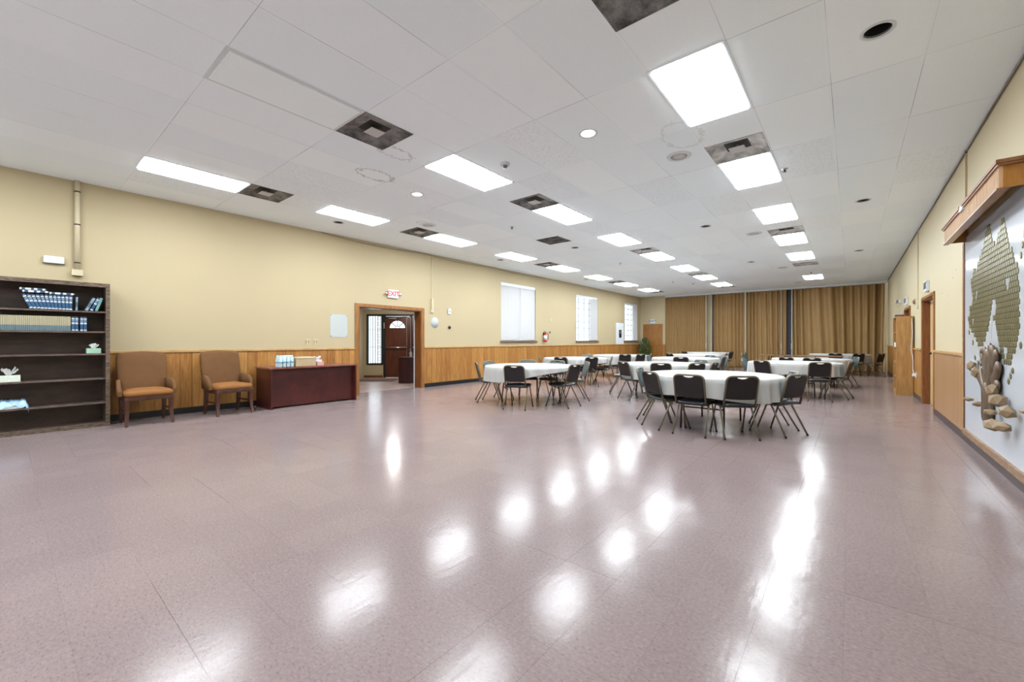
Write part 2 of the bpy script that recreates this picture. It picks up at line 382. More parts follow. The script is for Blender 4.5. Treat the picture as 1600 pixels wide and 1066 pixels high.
# doorway casing in left wall
def casing(name, xw, sgn, y0, y1, zt, w=.1, wall=LT, mat='casing', jm='jamb'):
    a, b = (xw, xw+sgn*.022) if sgn > 0 else (xw+sgn*.022, xw)
    mb = MB().box(a, b, y0-w, y0, 0, zt, .004).box(a, b, y1, y1+w, 0, zt, .004).box(a, b, y0-w, y1+w, zt, zt+w*.8, .004)
    o = struct(mb.build(name, mat))
    c, d = (xw-wall, xw) if sgn > 0 else (xw, xw+wall)
    j = MB().box(c-.0, d, y0, y0+.02, 0, zt-.02).box(c, d, y1-.02, y1, 0, zt-.02).box(c, d, y0, y1, zt-.02, zt)
    j.build('jamb', jm, o); return o
casing('door_1', XL, 1, DOOR[0], DOOR[1], DOOR[3])
d2 = casing('door_2', XR, -1, 10.03, 11.5, 2.03, .07, .1, 'casing', 'jamb')
lightdoor = wood('pale_door_wood', lin(206, 176, 130), lin(188, 154, 106))
MB().box(XR+.1, XR+.14, 10.06, 11.48, .01, 2.0).build('door_leaf', lightdoor, d2)
MB().tube([(XR+.06, 11.3, 1.0), (XR+.1, 11.3, 1.0)], .02, 10).build('door_handle', 'darkmetal', d2)
d3 = casing('door_3', XR, -1, 13.75, 15.0, 2.03, .07, .1, 'casing', 'jamb')
MB().box(XR+.1, XR+.14, 13.77, 14.98, .01, 2.0).build('door_leaf', lightdoor, d3)
# back wall door
d4 = MB().box(-8.64, -8.58, YB-.02, YB, 0, 2.13, .003).box(-7.66, -7.6, YB-.02, YB, 0, 2.13, .003).box(-8.58, -7.66, YB-.02, YB, 2.07, 2.13, .003).build('door_4', 'casing'); struct(d4)
MB().box(-8.58, -7.66, YB-.012, YB-.002, .01, 2.07).build('door_leaf', wood('orange_oak_door', lin(132, 84, 34), lin(154, 104, 48), (6, 6, .8)), d4)
MB().lathe([(.03, 0), (.03, -.01), (.012, -.015), (.012, -.04), (.028, -.05), (.028, -.07), (.0, -.08)], (-7.74, YB-.012, 1.0), 12, 'y').build('door_knob', 'chrome', d4)

# windows
for i, (a, b) in enumerate(WIN):
    mb = MB(); xo, xi = XL-.2, XL-.15
    mb.box(xo, xi, a, a+.05, 1.24, 3.16).box(xo, xi, b-.05, b, 1.24, 3.16).box(xo, xi, a, b, 1.24, 1.29).box(xo, xi, a, b, 3.11, 3.16)
    w = struct(mb.build('window_%d' % (i+1), 'white'))
    mu = MB()
    for k in range(1, 4): mu.box(xo+.01, xi-.01, a+(b-a)*k/4-.018, a+(b-a)*k/4+.018, 1.29, 3.11)
    for k in range(1, 7): mu.box(xo+.012, xi-.012, a+.05, b-.05, 1.24+1.92*k/7-.016, 1.24+1.92*k/7+.016)
    mu.build('muntins', plain('blue_grey_muntin', lin(168, 180, 196), .5), w)
    MB().box(xo+.02, xo+.024, a+.05, b-.05, 1.29, 3.11).build('pane', 'glass', w)
    MB().box(XL-.02, XL+.05, a-.05, b+.05, 1.19, 1.24, .006).build('window_sill', plain('brown_sill_%d' % i, lin(104, 78, 58), .45), w)
LBL = ['closed white vertical blind on the widest-looking, nearest window', 'partly open white vertical blind on the middle window', 'white vertical blind on the far window beside the potted plant']
for i, (a, b) in enumerate(WIN):
    t = thing('vertical_blind', LBL[i], 'window blind', (XL-.05, a, 1.26), 0)
    MB().box(-.03, .03, .0, b-a, 1.84, 1.9, .004).box(.03, .036, .0, b-a, 1.80, 1.9).build('headrail', 'white', t)
    mb = MB(); w = b-a; nsl = 21; dx = w/nsl; rnd = random.Random(i)
    for k in range(nsl):
        c = dx*(k+.5); ang = .22 if i == 0 else 1.05
        if i: c = w*(.72+.27*(k+.5)/nsl)
        if i == 0 and k == 11: ang = .75
        ang += rnd.uniform(-.05, .05); hw = dx*.56
        # each slat slightly curved
        pr = [(-hw, 0), (-hw*.5, .006), (0, .008), (hw*.5, .006), (hw, 0)]
        q = [(p*math.sin(ang)+o_*math.cos(ang), c+p*math.cos(ang)-o_*math.sin(ang)) for p, o_ in pr]
        vs = [(x, y, .01) for x, y in q]+[(x, y, 1.84) for x, y in q]
        mb.add(vs, [[j, j+1, j+6, j+5] for j in range(4)], True)
    mb.build('slats', 'blind', t)
    if i == 0: MB().tube([(.05, w*.96, 1.83), (.055, w*.96, .9), (.05, w*.96, .45)], .004, 6).build('wand', 'white', t)

# ---------------------------------------------------------------- vestibule (turned wall with entrance door)
R = Matrix.Rotation(YAW, 4, 'Z')                      # the entrance wall is turned by this angle
def V(l, d, z=0): return R @ Vector((l, d, z))
def prism(mb, poly, z0, z1):
    n = len(poly); vs = [(p[0], p[1], z0) for p in poly]+[(p[0], p[1], z1) for p in poly]
    return mb.add(vs, [list(range(n))[::-1], list(range(n, 2*n))]+[[i, (i+1) % n, n+(i+1) % n, n+i] for i in range(n)])
def dx_at(l, X): return (l*math.cos(YAW)-X)/math.sin(YAW)
LW, RW, DW = -5.01, -2.2, 14.0
xw = XL-LT
poly = [V(LW, dx_at(LW, xw)), V(RW, dx_at(RW, xw)), V(RW, DW), V(LW, DW)]
def tilefl():
    t = NT('vestibule_tile'); v, x, y, z = t.xyz(); q = t.math('DIVIDE', x, .33); r = t.math('DIVIDE', y, .33)
    e = t.math('MINIMUM', t.math('MINIMUM', t.math('FRACT', q), t.math('SUBTRACT', 1, t.math('FRACT', q))), t.math('MINIMUM', t.math('FRACT', r), t.math('SUBTRACT', 1, t.math('FRACT', r))))
    c = t.mix(t.white(t.comb(t.math('FLOOR', q), t.math('FLOOR', r), 0)), lin(176, 156, 150), lin(150, 130, 126))
    return t.base(t.mix(t.math('LESS_THAN', e, .03), c, lin(110, 92, 88)), .3)
mb = MB(); prism(mb, poly, -.1, .002); struct(mb.build('floor', tilefl()))
mb = MB(); prism(mb, poly, 2.3, 2.4); struct(mb.build('ceiling', 'white'))
mb = MB(); prism(mb, [V(LW-.15, dx_at(LW-.15, xw)), V(LW, dx_at(LW, xw)), V(LW, DW), V(LW-.15, DW)], 0, 2.35)
struct(mb.build('wall_vestibule_left', 'wall'))
mb = MB(); prism(mb, [V(RW, dx_at(RW, xw)), V(RW+.15, dx_at(RW+.15, xw)), V(RW+.15, DW), V(RW, DW)], 0, 2.35)
struct(mb.build('wall_vestibule_right', 'wall'))
mb = MB()
mb.box(LW-.15, LW+.1, DW, DW+.12, 0, 2.35, T=R).box(LW+.1, -4.34, DW, DW+.12, 0, .43, T=R).box(LW+.1, -2.2, DW, DW+.12, 2.14, 2.35, T=R).box(-2.5, RW, DW, DW+.12, 0, 2.14, T=R)
struct(mb.build('wall_vestibule_back', 'wall'))
struct(MB().box(LW+.02, -4.36, DW-.02, DW, 0, .08, T=R).build('baseboard_vestibule', 'jamb'))
# sidelight
sl = MB()
for a, b, c, d in ((-4.91, -4.86, .43, 2.14), (-4.42, -4.34, .43, 2.14), (-4.86, -4.42, .43, .48), (-4.86, -4.42, 2.08, 2.14)): sl.box(a, b, DW-.01, DW+.1, c, d, T=R)
sl = struct(sl.build('window_4', 'dark'))
MB().box(-4.86, -4.42, DW+.05, DW+.055, .48, 2.08, T=R).build('pane', 'glass', sl)
g = thing('window_grille', 'ornamental iron security grille outside the entrance sidelight', 'window grille', V(-4.64, DW+.2, .45), YAW)
mb = MB()
for k in range(6): mb.box(-.216+k*.084, -.196+k*.084, -.007, .007, 0, 1.66)
for z in (.55, 1.15): mb.box(-.22, .22, -.006, .006, z, z+.014)
mb.box(-.22, .22, -.006, .006, 0, .015).box(-.22, .22, -.006, .006, 1.65, 1.665)
mb.build('bars', 'darkmetal', g)
mb = MB()
for zc in [.15+.2*k for k in range(8)]:
    for sg in (1, -1):
        mb.tube([(.085+sg*(.035*math.sin(a)), .012, zc+.08*math.cos(a)*.9) for a in [PI*i/8 for i in range(9)]], .007, 5)
mb.build('scrolls', 'darkmetal', g)
g.location.z = .47
# exterior door frame, leaf
df = MB()
for a, b in ((-4.34, -4.28), (-3.45, -3.38), (-2.56, -2.5)): df.box(a, b, DW-.01, DW+.1, 0, 2.14, T=R)
df.box(-4.34, -2.5, DW-.01, DW+.1, 2.08, 2.14, T=R)
df = struct(df.build('door_5', 'dark'))
mahog = wood('mahogany_door', lin(70, 34, 22), lin(92, 48, 32), (5, 5, .8), rough=.35)
def ext_leaf(a, b, fan, parent):
    mb = MB(); d0, d1 = DW+.02, DW+.06; cx = (a+b)/2-.01; zf = 1.67; rf = .27
    outer = []; inner = []; n = 24
    # door leaf above the fan base is a plate with a half-round hole
    mb.box(a, b, d0, d1, .003, zf, T=R)
    for i in range(n+1):
        t = PI*i/n; inner.append((cx+rf*math.cos(t), zf+rf*.95*math.sin(t)))
        c, s_ = math.cos(t), math.sin(t); q = min(((b if c > 0 else a)-cx)/c if abs(c) > 1e-6 else 1e9, (2.07-zf)/s_ if s_ > 1e-6 else 1e9)
        outer.append((cx+q*c, zf+q*s_))
    for dd in (d0, d1):
        vs = [(x, dd, z) for x, z in inner]+[(x, dd, z) for x, z in outer]+[(b, dd, 2.07), (a, dd, 2.07)]
        fs = [[i, i+1, n+2+i, n+1+i] for i in range(n)]
        for cor in (0, 1):
            X = (b, a)[cor]; ang = math.atan2(2.07-zf, X-cx); i = int(ang/(PI/n)); fs.append([n+1+i, n+2+i, 2*n+2+cor])
        mb.add([R @ Vector(p) for p in vs], fs)
    vs = [R @ Vector((x, dd, z)) for dd in (d0, d1) for x, z in inner]
    mb.add(vs, [[i, i+1, n+2+i, n+1+i] for i in range(n)])
    mb.build('door_leaf', mahog, parent)
    g = MB(); vs = [R @ Vector((cx, DW+.04, zf))]+[R @ Vector((x, DW+.04, z)) for x, z in inner]; g.add(vs, [[0, i+1, i+2] for i in range(n)])
    gg = g.build('fan_pane', 'glass', parent)
    sp = MB()
    for ang in (PI/4, PI/2, 3*PI/4): sp.tube([R @ Vector((cx+.06*math.cos(ang), DW+.03, zf+.06*math.sin(ang))), R @ Vector((cx+rf*math.cos(ang), DW+.03, zf+rf*.95*math.sin(ang)))], .014, 6)
    sp.tube([R @ Vector((cx+.08*math.cos(PI*i/8), DW+.03, zf+.08*math.sin(PI*i/8))) for i in range(9)], .008, 6)
    sp.tube([R @ Vector((x, DW+.018, z)) for x, z in inner]+[R @ Vector((inner[0][0], DW+.018, zf))], .01, 6)
    sp.build('fan_muntins', 'dark', parent)
ext_leaf(-4.28, -3.45, True, df); ext_leaf(-3.38, -2.56, True, df)
def pb(a, b): return MB().tube([V(a, DW-.05, 1.02), V(b, DW-.05, 1.02)], .022, 8).tube([V(a+.02, DW-.05, 1.02), V(a+.02, DW+.02, 1.02)], .018, 6).tube([V(b-.02, DW-.05, 1.02), V(b-.02, DW+.02, 1.02)], .018, 6)
pb(-4.26, -3.56).build('panic_bar', 'chrome', df); pb(-3.36, -2.7).build('panic_bar', 'chrome', df)
rods = fillet([V(-3.54, DW-.03, .2), V(-3.54, DW-.03, 2.04), V(-3.41, DW-.03, 2.04), V(-3.41, DW-.03, .2)], .06)
MB().tube(rods, .013, 8).build('exit_rod', plain('pale_pink_metal', lin(190, 165, 160), .35, .5), df)
MB().box(-4.16, -3.9, DW-.05, DW+.0, 1.97, 2.03, .01, T=R).tube([V(-4.05, DW-.03, 2.04), V(-3.75, DW-.1, 2.05), V(-3.7, DW-.01, 2.06)], .008, 6).build('door_closer', 'chrome', df)
MB().box(-4.33, -4.29, DW-.03, DW-.01, 1.66, 1.86, .005, T=R).build('hinge_plate', 'chrome', df)
# mat, cabinet, sanitizer, wall devices
tag(MB().box(-.6, .6, -.35, .35, 0, .012, .004).build('door_mat', plain('brown_mat', lin(88, 74, 68), .9, bump=.5), None, V(-4.25, 13.0, .002), YAW), 'dark brown door mat on the tiled floor before the mahogany entrance door', 'door mat')
t = thing('side_cabinet', 'dark mahogany side cabinet on the tiled floor of the entrance vestibule', 'cabinet', V(-2.93, 12.45, .002), YAW)
dkm = wood('dark_mahogany_laminate', lin(46, 14, 14), lin(66, 24, 22), (4, 4, .8), rough=.3)
MB().box(-.4, .4, -.28, .28, 0, .725, .003).build('body', dkm, t); MB().box(-.42, .42, -.3, .3, .725, .755, .004).build('top', dkm, t)
t = thing('sanitizer_bottle', 'clear pump bottle standing on the mahogany side cabinet in the vestibule', 'bottle', V(-3.0, 12.3, .757), YAW)
MB().lathe([(.035, 0), (.04, .01), (.04, .13), (.015, .17), (.015, .18)], seg=12).build('body', plain('clear_blue_plastic', lin(190, 210, 220), .2), t)
MB().lathe([(.017, .18), (.017, .2), (.005, .2), (.005, .23)], seg=8).box(-.04, .01, -.008, .008, .225, .24).build('pump', 'white', t)
for (d_, z, w, h_, nm, mt, lb) in ((13.3, 1.46, .07, .16, 'door_phone', 'dark', 'black intercom phone on the vestibule wall'), (13.45, 1.24, .06, .1, 'light_switch', 'offwhite', 'white switch low on the vestibule wall'), (13.3, 1.28, .05, .09, 'key_box', 'dark', 'small dark box below the black phone on vestibule wall')):
    tag(MB().box(0, .04, -w/2, w/2, -h_/2, h_/2, .006).build(nm, mt, None, V(LW, d_, z), YAW), lb, 'wall device')
t = thing('vestibule_fill_lamp', 'added round fill lamp on the ceiling of the entrance vestibule', 'ceiling light', V(-3.6, 12.6, 2.3))  # unseen lamp added to brighten the vestibule
MB().lathe([(.15, 0), (.15, -.02), (.13, -.03)], seg=24).build('base', 'white', t)
MB().lathe([(.13, -.03), (.12, -.06), (.07, -.085), (0, -.095)], seg=24).build('shade', emis('fill_lamp_glow', (1, .97, .93), 110), t)
struct(MB().box(XL-LT-.03, XL-LT, 6.93, 6.99, 0, 2.02).build('trim_20', 'white'))

# ---------------------------------------------------------------- ceiling fixtures
ORD = ['first', 'second', 'third', 'fourth', 'fifth', 'sixth', 'seventh', 'eighth']
def troffer(lens, name='ceiling_light'):
    t = thing(name, '', 'ceiling light')
    w, l = .614, 1.2165
    mb = MB()
    for a, b, c, d in ((-w/2, -w/2+.035, -l/2, l/2), (w/2-.035, w/2, -l/2, l/2), (-w/2+.035, w/2-.035, -l/2, -l/2+.035), (-w/2+.035, w/2-.035, l/2-.035, l/2)):
        mb.box(a, b, c, d, -.006, .12)
    mb.box(-w/2, w/2, -l/2, l/2, .12, .13); mb.build('frame', 'white', t)
    MB().box(-w/2+.035, w/2-.035, -l/2+.035, l/2-.035, -.014, .004).build('lens', lens, t)
    return t
tl = troffer('lens'); first = True
def cc(k, j): x0, x1 = gxi(k+1), gxi(k); y0, y1 = CELLY(j); return ((x0+x1)/2, (y0+y1)/2)
rows = {11: ('left', [0, 2, 4, 6, 8, 10, 12, 14]), 6: ('middle', [2, 4, 6, 8, 10, 12, 14]), 1: ('right', [2, 4, 6, 8, 10, 14])}
for k, (nm, js) in rows.items():
    for i, j in enumerate(js):
        x, y = cc(k, j); lb = '%s lit ceiling light from the camera in the %s row' % (ORD[i], nm)
        if first: tl.location = (x, y, H); tl['label'] = lb; tl['group'] = 'lit ceiling lights'; first = False
        else: dup(tl, (x, y, H), 0, lb, 'lit ceiling lights')
for k in (11, 6, 1):  # unseen lights added behind the camera to light the near room
    for j in (-4, -2):
        x, y = cc(k, j); dup(tl, (x, y, H), 0, 'added unseen ceiling light behind the camera, %s row, %s one' % (rows[k][0], 'farther' if j == -4 else 'nearer'), 'added lights behind the camera')
x, y = cc(6, 0); off = troffer(plain('unlit_lens', lin(236, 249, 255), .3, var=.01)); off.location = (x, y, H); off['label'] = 'unlit ceiling light with a plain grey-white lens, nearest the camera'
# vents
def ventmat(name, a, b):
    t = NT(name); v, x, y, z = t.xyz(); n = t.noise(v, 5, 4, .6); d = t.noise(v, 60, 2)
    f = t.clamp(t.math('ADD', t.ramp(n, .35, .65), t.math('MULTIPLY', t.math('GREATER_THAN', d, .55), -.15)))
    return t.base(t.mix(f, a, b), .6)
M['vent_d'] = ventmat('sooty_vent', lin(58, 58, 58), lin(140, 140, 140)); M['vent_l'] = ventmat('dusty_vent', lin(130, 130, 130), lin(214, 214, 212))
M['plaque'] = plain('grey_vent_plate', lin(190, 190, 190), .5)
def vent(mat):
    t = thing('ceiling_vent', '', 'vent'); w = .6
    mb = MB().box(-.3, .3, -.3, .3, .07, .08)
    for a, b, c, d in ((-.304, -.29, -.304, .304), (.29, .304, -.304, .304), (-.29, .29, -.304, -.29), (-.29, .29, .29, .304)): mb.box(a, b, c, d, -.003, .08)
    # sloping skirt of the diffuser
    o = [(-.29, -.29, .0), (.29, -.29, .0), (.29, .29, .0), (-.29, .29, .0)]; i_ = [(-.13, -.13, .05), (.13, -.13, .05), (.13, .13, .05), (-.13, .13, .05)]
    mb.add(o+i_, [[0, 1, 5, 4], [1, 2, 6, 5], [2, 3, 7, 6], [3, 0, 4, 7]]); mb.build('housing', mat, t)
    q = MB().box(-.13, .13, -.13, .13, .05, .055); q.build('neck', 'dark', t)
    MB().box(-.085, .085, -.085, .085, -.004, .004, .002).tube([(0, 0, 0), (0, 0, .05)], .01, 6).build('centre_plate', 'plaque', t)
    return t
vd = vent('vent_d'); vl = vent('vent_l'); used = set()
VN = {11: 'left', 6: 'middle', 1: 'right', 8: 'return'}; cnt = {}
for k, j, hf in VENTS:
    x = (gxi(k)+gxi(k+1))/2; y = CELLY(j)[0]+(.304 if hf == 0 else .913)
    if k == 8:
        t = thing('return_grille', 'flat grey square return grille between the left and middle light rows', 'vent', (x, y, H))
        mb = MB().box(-.3, .3, -.3, .3, .02, .03)
        for q in range(24): mb.box(-.29, .29, -.29+q*.0245, -.283+q*.0245, -.002, .02)
        mb.box(-.304, -.285, -.304, .304, -.003, .02).box(.285, .304, -.304, .304, -.003, .02)
        mb.build('louvres', 'vent_d', t); continue
    i = cnt.get(k, 0); cnt[k] = i+1; lightv = k == 1 and j > 1 or k == 6 and j > 5
    lb = '%s square ceiling vent from the camera in the %s light row, %s' % (ORD[i], VN[k], 'dusty grey' if lightv else 'sooty dark grey')
    src = vl if lightv else vd
    if src not in used: used.add(src); src.location = (x, y, H); src['label'] = lb; src['group'] = 'square ceiling vents'
    else: dup(src, (x, y, H), 0, lb, 'square ceiling vents')
# recessed downlights
def downlight(lit):
    t = thing('recessed_downlight', '', 'downlight')
    MB().lathe([(DLR+.022, 0), (DLR+.02, -.006), (DLR, -.006), (DLR-.004, .01)], seg=28, caps=False).build('trim_ring', 'white', t)
    mb = MB().lathe([(DLR-.003, .0), (DLR-.006, .06), (DLR-.02, .16), (.0, .17)], seg=28, caps=False); mb.build('can', 'chrome' if lit else 'dark', t)
    if lit: MB().lathe([(0, .02), (.04, .03), (.062, .07), (.04, .12), (.0, .13)], seg=20).build('bulb', 'bulb', t)
    return t
dn = {True: downlight(True), False: downlight(False)}; du = set()
DLAB = ['large dark recessed downlight near the top right, closest to the camera', 'glowing recessed downlight between the middle and right light rows', 'glowing recessed downlight between the left and middle light rows', 'dark recessed downlight close to the left wall above the exit sign',
        'dark recessed downlight over the right aisle, second from the camera', 'dark downlight between middle and right rows, behind the glowing one', 'dark downlight beside the flat return grille', 'dark downlight near the left wall above the first window',
        'dark downlight over the right aisle, third from the camera', 'dark downlight between middle and right rows, farthest of its line', 'dark downlight near the left wall above the middle window']
for i, (x, y) in enumerate(DL):
    lit = i in (1, 2); src = dn[lit]
    if lit not in du: du.add(lit); src.location = (x, y, H); src['label'] = DLAB[i]; src['group'] = 'recessed downlights'
    else: dup(src, (x, y, H), 0, DLAB[i], 'recessed downlights')
# ceiling speakers
sp0 = None
SPK = [(-1.69, 5.41, 'round white ceiling speaker left of the second light of the right row'), (-1.64, 10.34, 'round ceiling speaker between the right-row lights, mid room'), (-6.62, 5.41, 'faint round ceiling speaker beside the third light of the left row'), (-1.69, 15.7, 'round ceiling speaker farthest down the right row'), (-1.62, 20.0, 'small round ceiling speaker just before the brown folding curtain')]
for x, y, lb in SPK:
    if sp0 is None:
        sp0 = thing('ceiling_speaker', lb, 'speaker', (x, y, H), 0, 'round ceiling speakers')
        MB().lathe([(.15, 0), (.148, -.006), (.1, -.012), (.098, -.004)], seg=32, caps=False).build('rim', 'white', sp0)
        MB().lathe([(.098, -.005), (.05, -.009), (.0, -.01)], seg=32).build('mesh_cover', plain('speaker_mesh', lin(190, 190, 190), .6, sc=200, var=.3), sp0)
    else: dup(sp0, (x, y, H), 0, lb, 'round ceiling speakers')
t = thing('smoke_detector', 'white smoke detector on the ceiling beside the first middle-row light', 'smoke detector', (-3.55, 4.19, H))
MB().lathe([(.065, 0), (.065, -.02), (.05, -.025)], seg=24).build('base', 'white', t); MB().lathe([(.035, -.025), (.03, -.05), (.0, -.055)], seg=16).build('sensor', plain('grey_plastic', lin(120, 120, 120), .5), t)
SPR = [(-5.4, 6.6, 'small chrome sprinkler ahead of the flat return grille'), (-.7, 6.72, 'small round sprinkler cover right of the second right-row light'), (-5.37, 11.7, 'small dark sprinkler between left and middle rows, mid room'), (-5.43, 16.65, 'small sprinkler between left and middle rows, far end'), (-1.06, 17.4, 'small dark sprinkler in the right light row near the far end'), (-4.98, 17.74, 'sprinkler beside the sixth middle-row light')]
s0 = None
for x, y, lb in SPR:
    if s0 is None:
        s0 = thing('sprinkler_head', lb, 'sprinkler', (x, y, H), 0, 'ceiling sprinklers')
        MB().lathe([(.04, 0), (.038, -.008), (.012, -.01)], seg=16).build('escutcheon', 'chrome', s0); MB().lathe([(.01, -.008), (.01, -.04), (.025, -.042), (.0, -.045)], seg=10).build('deflector', 'darkmetal', s0)
    else: dup(s0, (x, y, H), 0, lb, 'ceiling sprinklers')

# ---------------------------------------------------------------- left wall fittings
X0 = XL
t = thing('wall_conduit', 'cream vertical pipe strapped to the left wall above the bookcase', 'conduit', (X0, .67, 2.28))
MB().tube([(.035, 0, 0), (.035, 0, H-2.28)], .03, 12).build('pipe', 'offwhite', t)
for z in (.1, .66, 1.14): MB().lathe([(.034, -.008), (.036, 0), (.034, .008)], (.035, 0, z), 14).build('strap', 'darkmetal', t)
MB().box(0, .07, -.06, .06, -.09, .0, .006).build('junction_box', 'offwhite', t)
t = thing('wall_box', 'small white plastic box on the left wall beside the cream pipe', 'wall device', (X0, .44, 2.39)); MB().box(0, .05, -.1, .1, -.05, .05, .012).build('cover', 'white', t); MB().box(0, .02, -.105, .105, -.055, -.045, .002).build('base_plate', 'darkmetal', t)
M['patchA'] = plain('pale_blue_patch', lin(172, 178, 176), .5, var=.01)
t = thing('blank_wall_plate', 'pale blank acrylic plate screwed to the left wall beside the doorway', 'wall plate', (X0, 4.69, 1.575))
MB().box(0, .006, -.2, .2, -.25, .25).build('plate', 'patchA', t)
for a in (-.18, .18):
    for b in (-.23, .23): MB().lathe([(.008, 0), (.008, .01), (0, .012)], (.006, a, b), 8, 'x').build('screw', 'darkmetal', t)
tag(MB().lathe([(.15, 0), (.15, .002), (0, .003)], (X0, 7.43, 1.74), 20, 'x', True, .9, 1.0).build('wall_patch', 'patchA'), 'pale rounded paint patch on left wall just right of the doorway', 'patch')
tag(MB().box(0, .002, -.035, .035, -.05, -.046).box(0, .002, -.035, -.031, -.05, .05).build('wall_mark', plain('grey_mark', lin(170, 158, 128), .7), None, (X0, 1.53, 1.81)), 'faint L-shaped mark on the left wall above the first brown chair', 'mark')
o0 = None
for y, lb in ((4.0, 'wall outlet above the desk, the left one of the pair'), (4.17, 'wall outlet above the desk, the right one of the pair')):
    if o0 is None:
        o0 = thing('wall_outlet', lb, 'outlet', (X0, y, 1.22), 0, 'outlets above the desk'); MB().box(0, .008, -.055, .055, -.06, .06, .003).build('plate', plain('tan_plate', lin(186, 174, 140), .5), o0)
        for a in (-.027, .027): MB().box(.008, .011, a-.014, a+.014, -.035, .035, .003).build('socket', plain('brown_socket', lin(150, 130, 96), .5), o0)
    else: dup(o0, (X0, y, 1.22), 0, lb, 'outlets above the desk')
def exit_sign(lab, loc, rz, lm, heads, w=.3):
    t = thing('exit_sign', lab, 'exit sign', loc, rz)
    MB().box(-w/2, w/2, -.045, 0, -.1, .1, .006).build('housing', 'white', t)
    T = Matrix.Translation((0, -.047, 0)) @ Matrix.Rotation(PI/2, 4, 'X')
    text_mesh(MB(), 'EXIT', .17*(w/.3), T, .004, .98).build('letters', lm, t)
    if heads:
        for s in (-1, 1):
            MB().tube([(s*w/2, -.03, 0), (s*(w/2+.03), -.035, 0)], .012, 8).lathe([(.016, 0), (.034, -.03), (.034, -.036), (0, -.036)], (s*(w/2+.05), -.02, 0), 14, 'y').build('lamp_head', 'chrome', t)
exit_sign('white exit sign with red letters over the left doorway', (X0, 6.08, 2.4), PI/2, emis('red_letters', (.75, .05, .06), .12), True)
exit_sign('white exit sign with dark letters over the far oak door', (-8.12, YB, 2.28), 0, plain('navy_letters', lin(50, 50, 80), .5), False)
exit_sign('exit sign with dark letters on right wall over the nearer side door', (XR, 10.78, 2.25), -PI/2, plain('navy_letters_b', lin(60, 60, 84), .5), False)
exit_sign('exit sign with dark letters on right wall behind the oak bookshelf', (XR, 14.45, 2.25), -PI/2, plain('navy_letters_c', lin(60, 60, 84), .5), False)
t = thing('surface_raceway', 'thin cream raceway running down the left wall beside the doorway', 'conduit', (X0, 7.32, 2.0)); MB().box(0, .015, -.008, .008, .38, H-2.0).build('channel', 'offwhite', t)
MB().box(0, .05, -.03, .03, .1, .38, .008).build('upper_box', 'offwhite', t); MB().box(0, .04, -.05, .05, 0, .1, .008).tube([(.02, 0, .1), (.02, -.03, .05)], .006, 6).build('lower_box', 'offwhite', t)
t = thing('fire_strobe', 'white fire alarm strobe on left wall right of doorway', 'alarm', (X0, 7.95, 2.07)); MB().box(0, .035, -.05, .05, -.08, .08, .008).build('body', 'white', t); MB().box(.035, .055, -.02, .02, -.02, .03, .006).build('lens', 'chrome', t)
tag(MB().lathe([(.045, 0), (.045, .015), (.03, .02), (.03, .04), (0, .045)], (X0, 7.96, 1.62), 16, 'x').build('round_wall_device', 'dark'), 'round black knob on left wall below the alarm strobe', 'knob')
tag(MB().lathe([(.035, 0), (.035, .015), (.025, .02), (0, .03)], (X0, 13.01, 1.56), 14, 'x').build('round_wall_device', 'dark'), 'small round black knob beside the fire extinguisher', 'knob')
tag(MB().tube([(X0, 13.01, 2.1), (X0+.03, 12.96, 2.06), (X0+.03, 13.04, 2.0), (X0+.01, 13.12, 2.04)], .01, 6).build('wall_hook', 'white'), 'small white hook on the wall above the fire extinguisher', 'hook')
t = thing('fire_extinguisher', 'red fire extinguisher hanging on the left wall between two windows', 'fire extinguisher', (X0+.08, 12.6, 1.2))
MB().lathe([(.06, 0), (.068, .015), (.068, .09)], seg=18).lathe([(.068, .24), (.066, .26), (.04, .3), (.02, .31)], seg=18).build('cylinder', plain('red_paint', lin(176, 40, 30), .3), t)
MB().lathe([(.0685, .09), (.0685, .24)], seg=18).build('label_band', 'white', t)
MB().lathe([(.022, .31), (.022, .34)], seg=10).box(-.015, .015, -.09, .03, .34, .36, .004).box(-.015, .015, -.08, .03, .38, .395, .004).build('valve_handle', 'dark', t)
MB().tube(fillet([(.02, .02, .33), (.05, .1, .33), (.05, .1, .08)], .05), .012, 8).build('hose', 'dark', t)
MB().box(-.08, -.06, -.03, .03, .1, .35).build('bracket', 'darkmetal', t)
t = thing('wall_cabinet_panel', 'flat white panel with a black lock on left wall before the far window', 'wall panel', (X0, 19.1, 1.6))
MB().box(0, .03, -.42, .42, -.52, .52, .006).build('panel', 'white', t); MB().box(.03, .05, -.13, .13, -.2, .18, .01).build('black_unit', 'dark', t); MB().box(.05, .055, -.06, .06, .0, .12).build('display', 'chrome', t)
# thin line down the wall seams
for y, z1 in ((1.0, 0),): pass
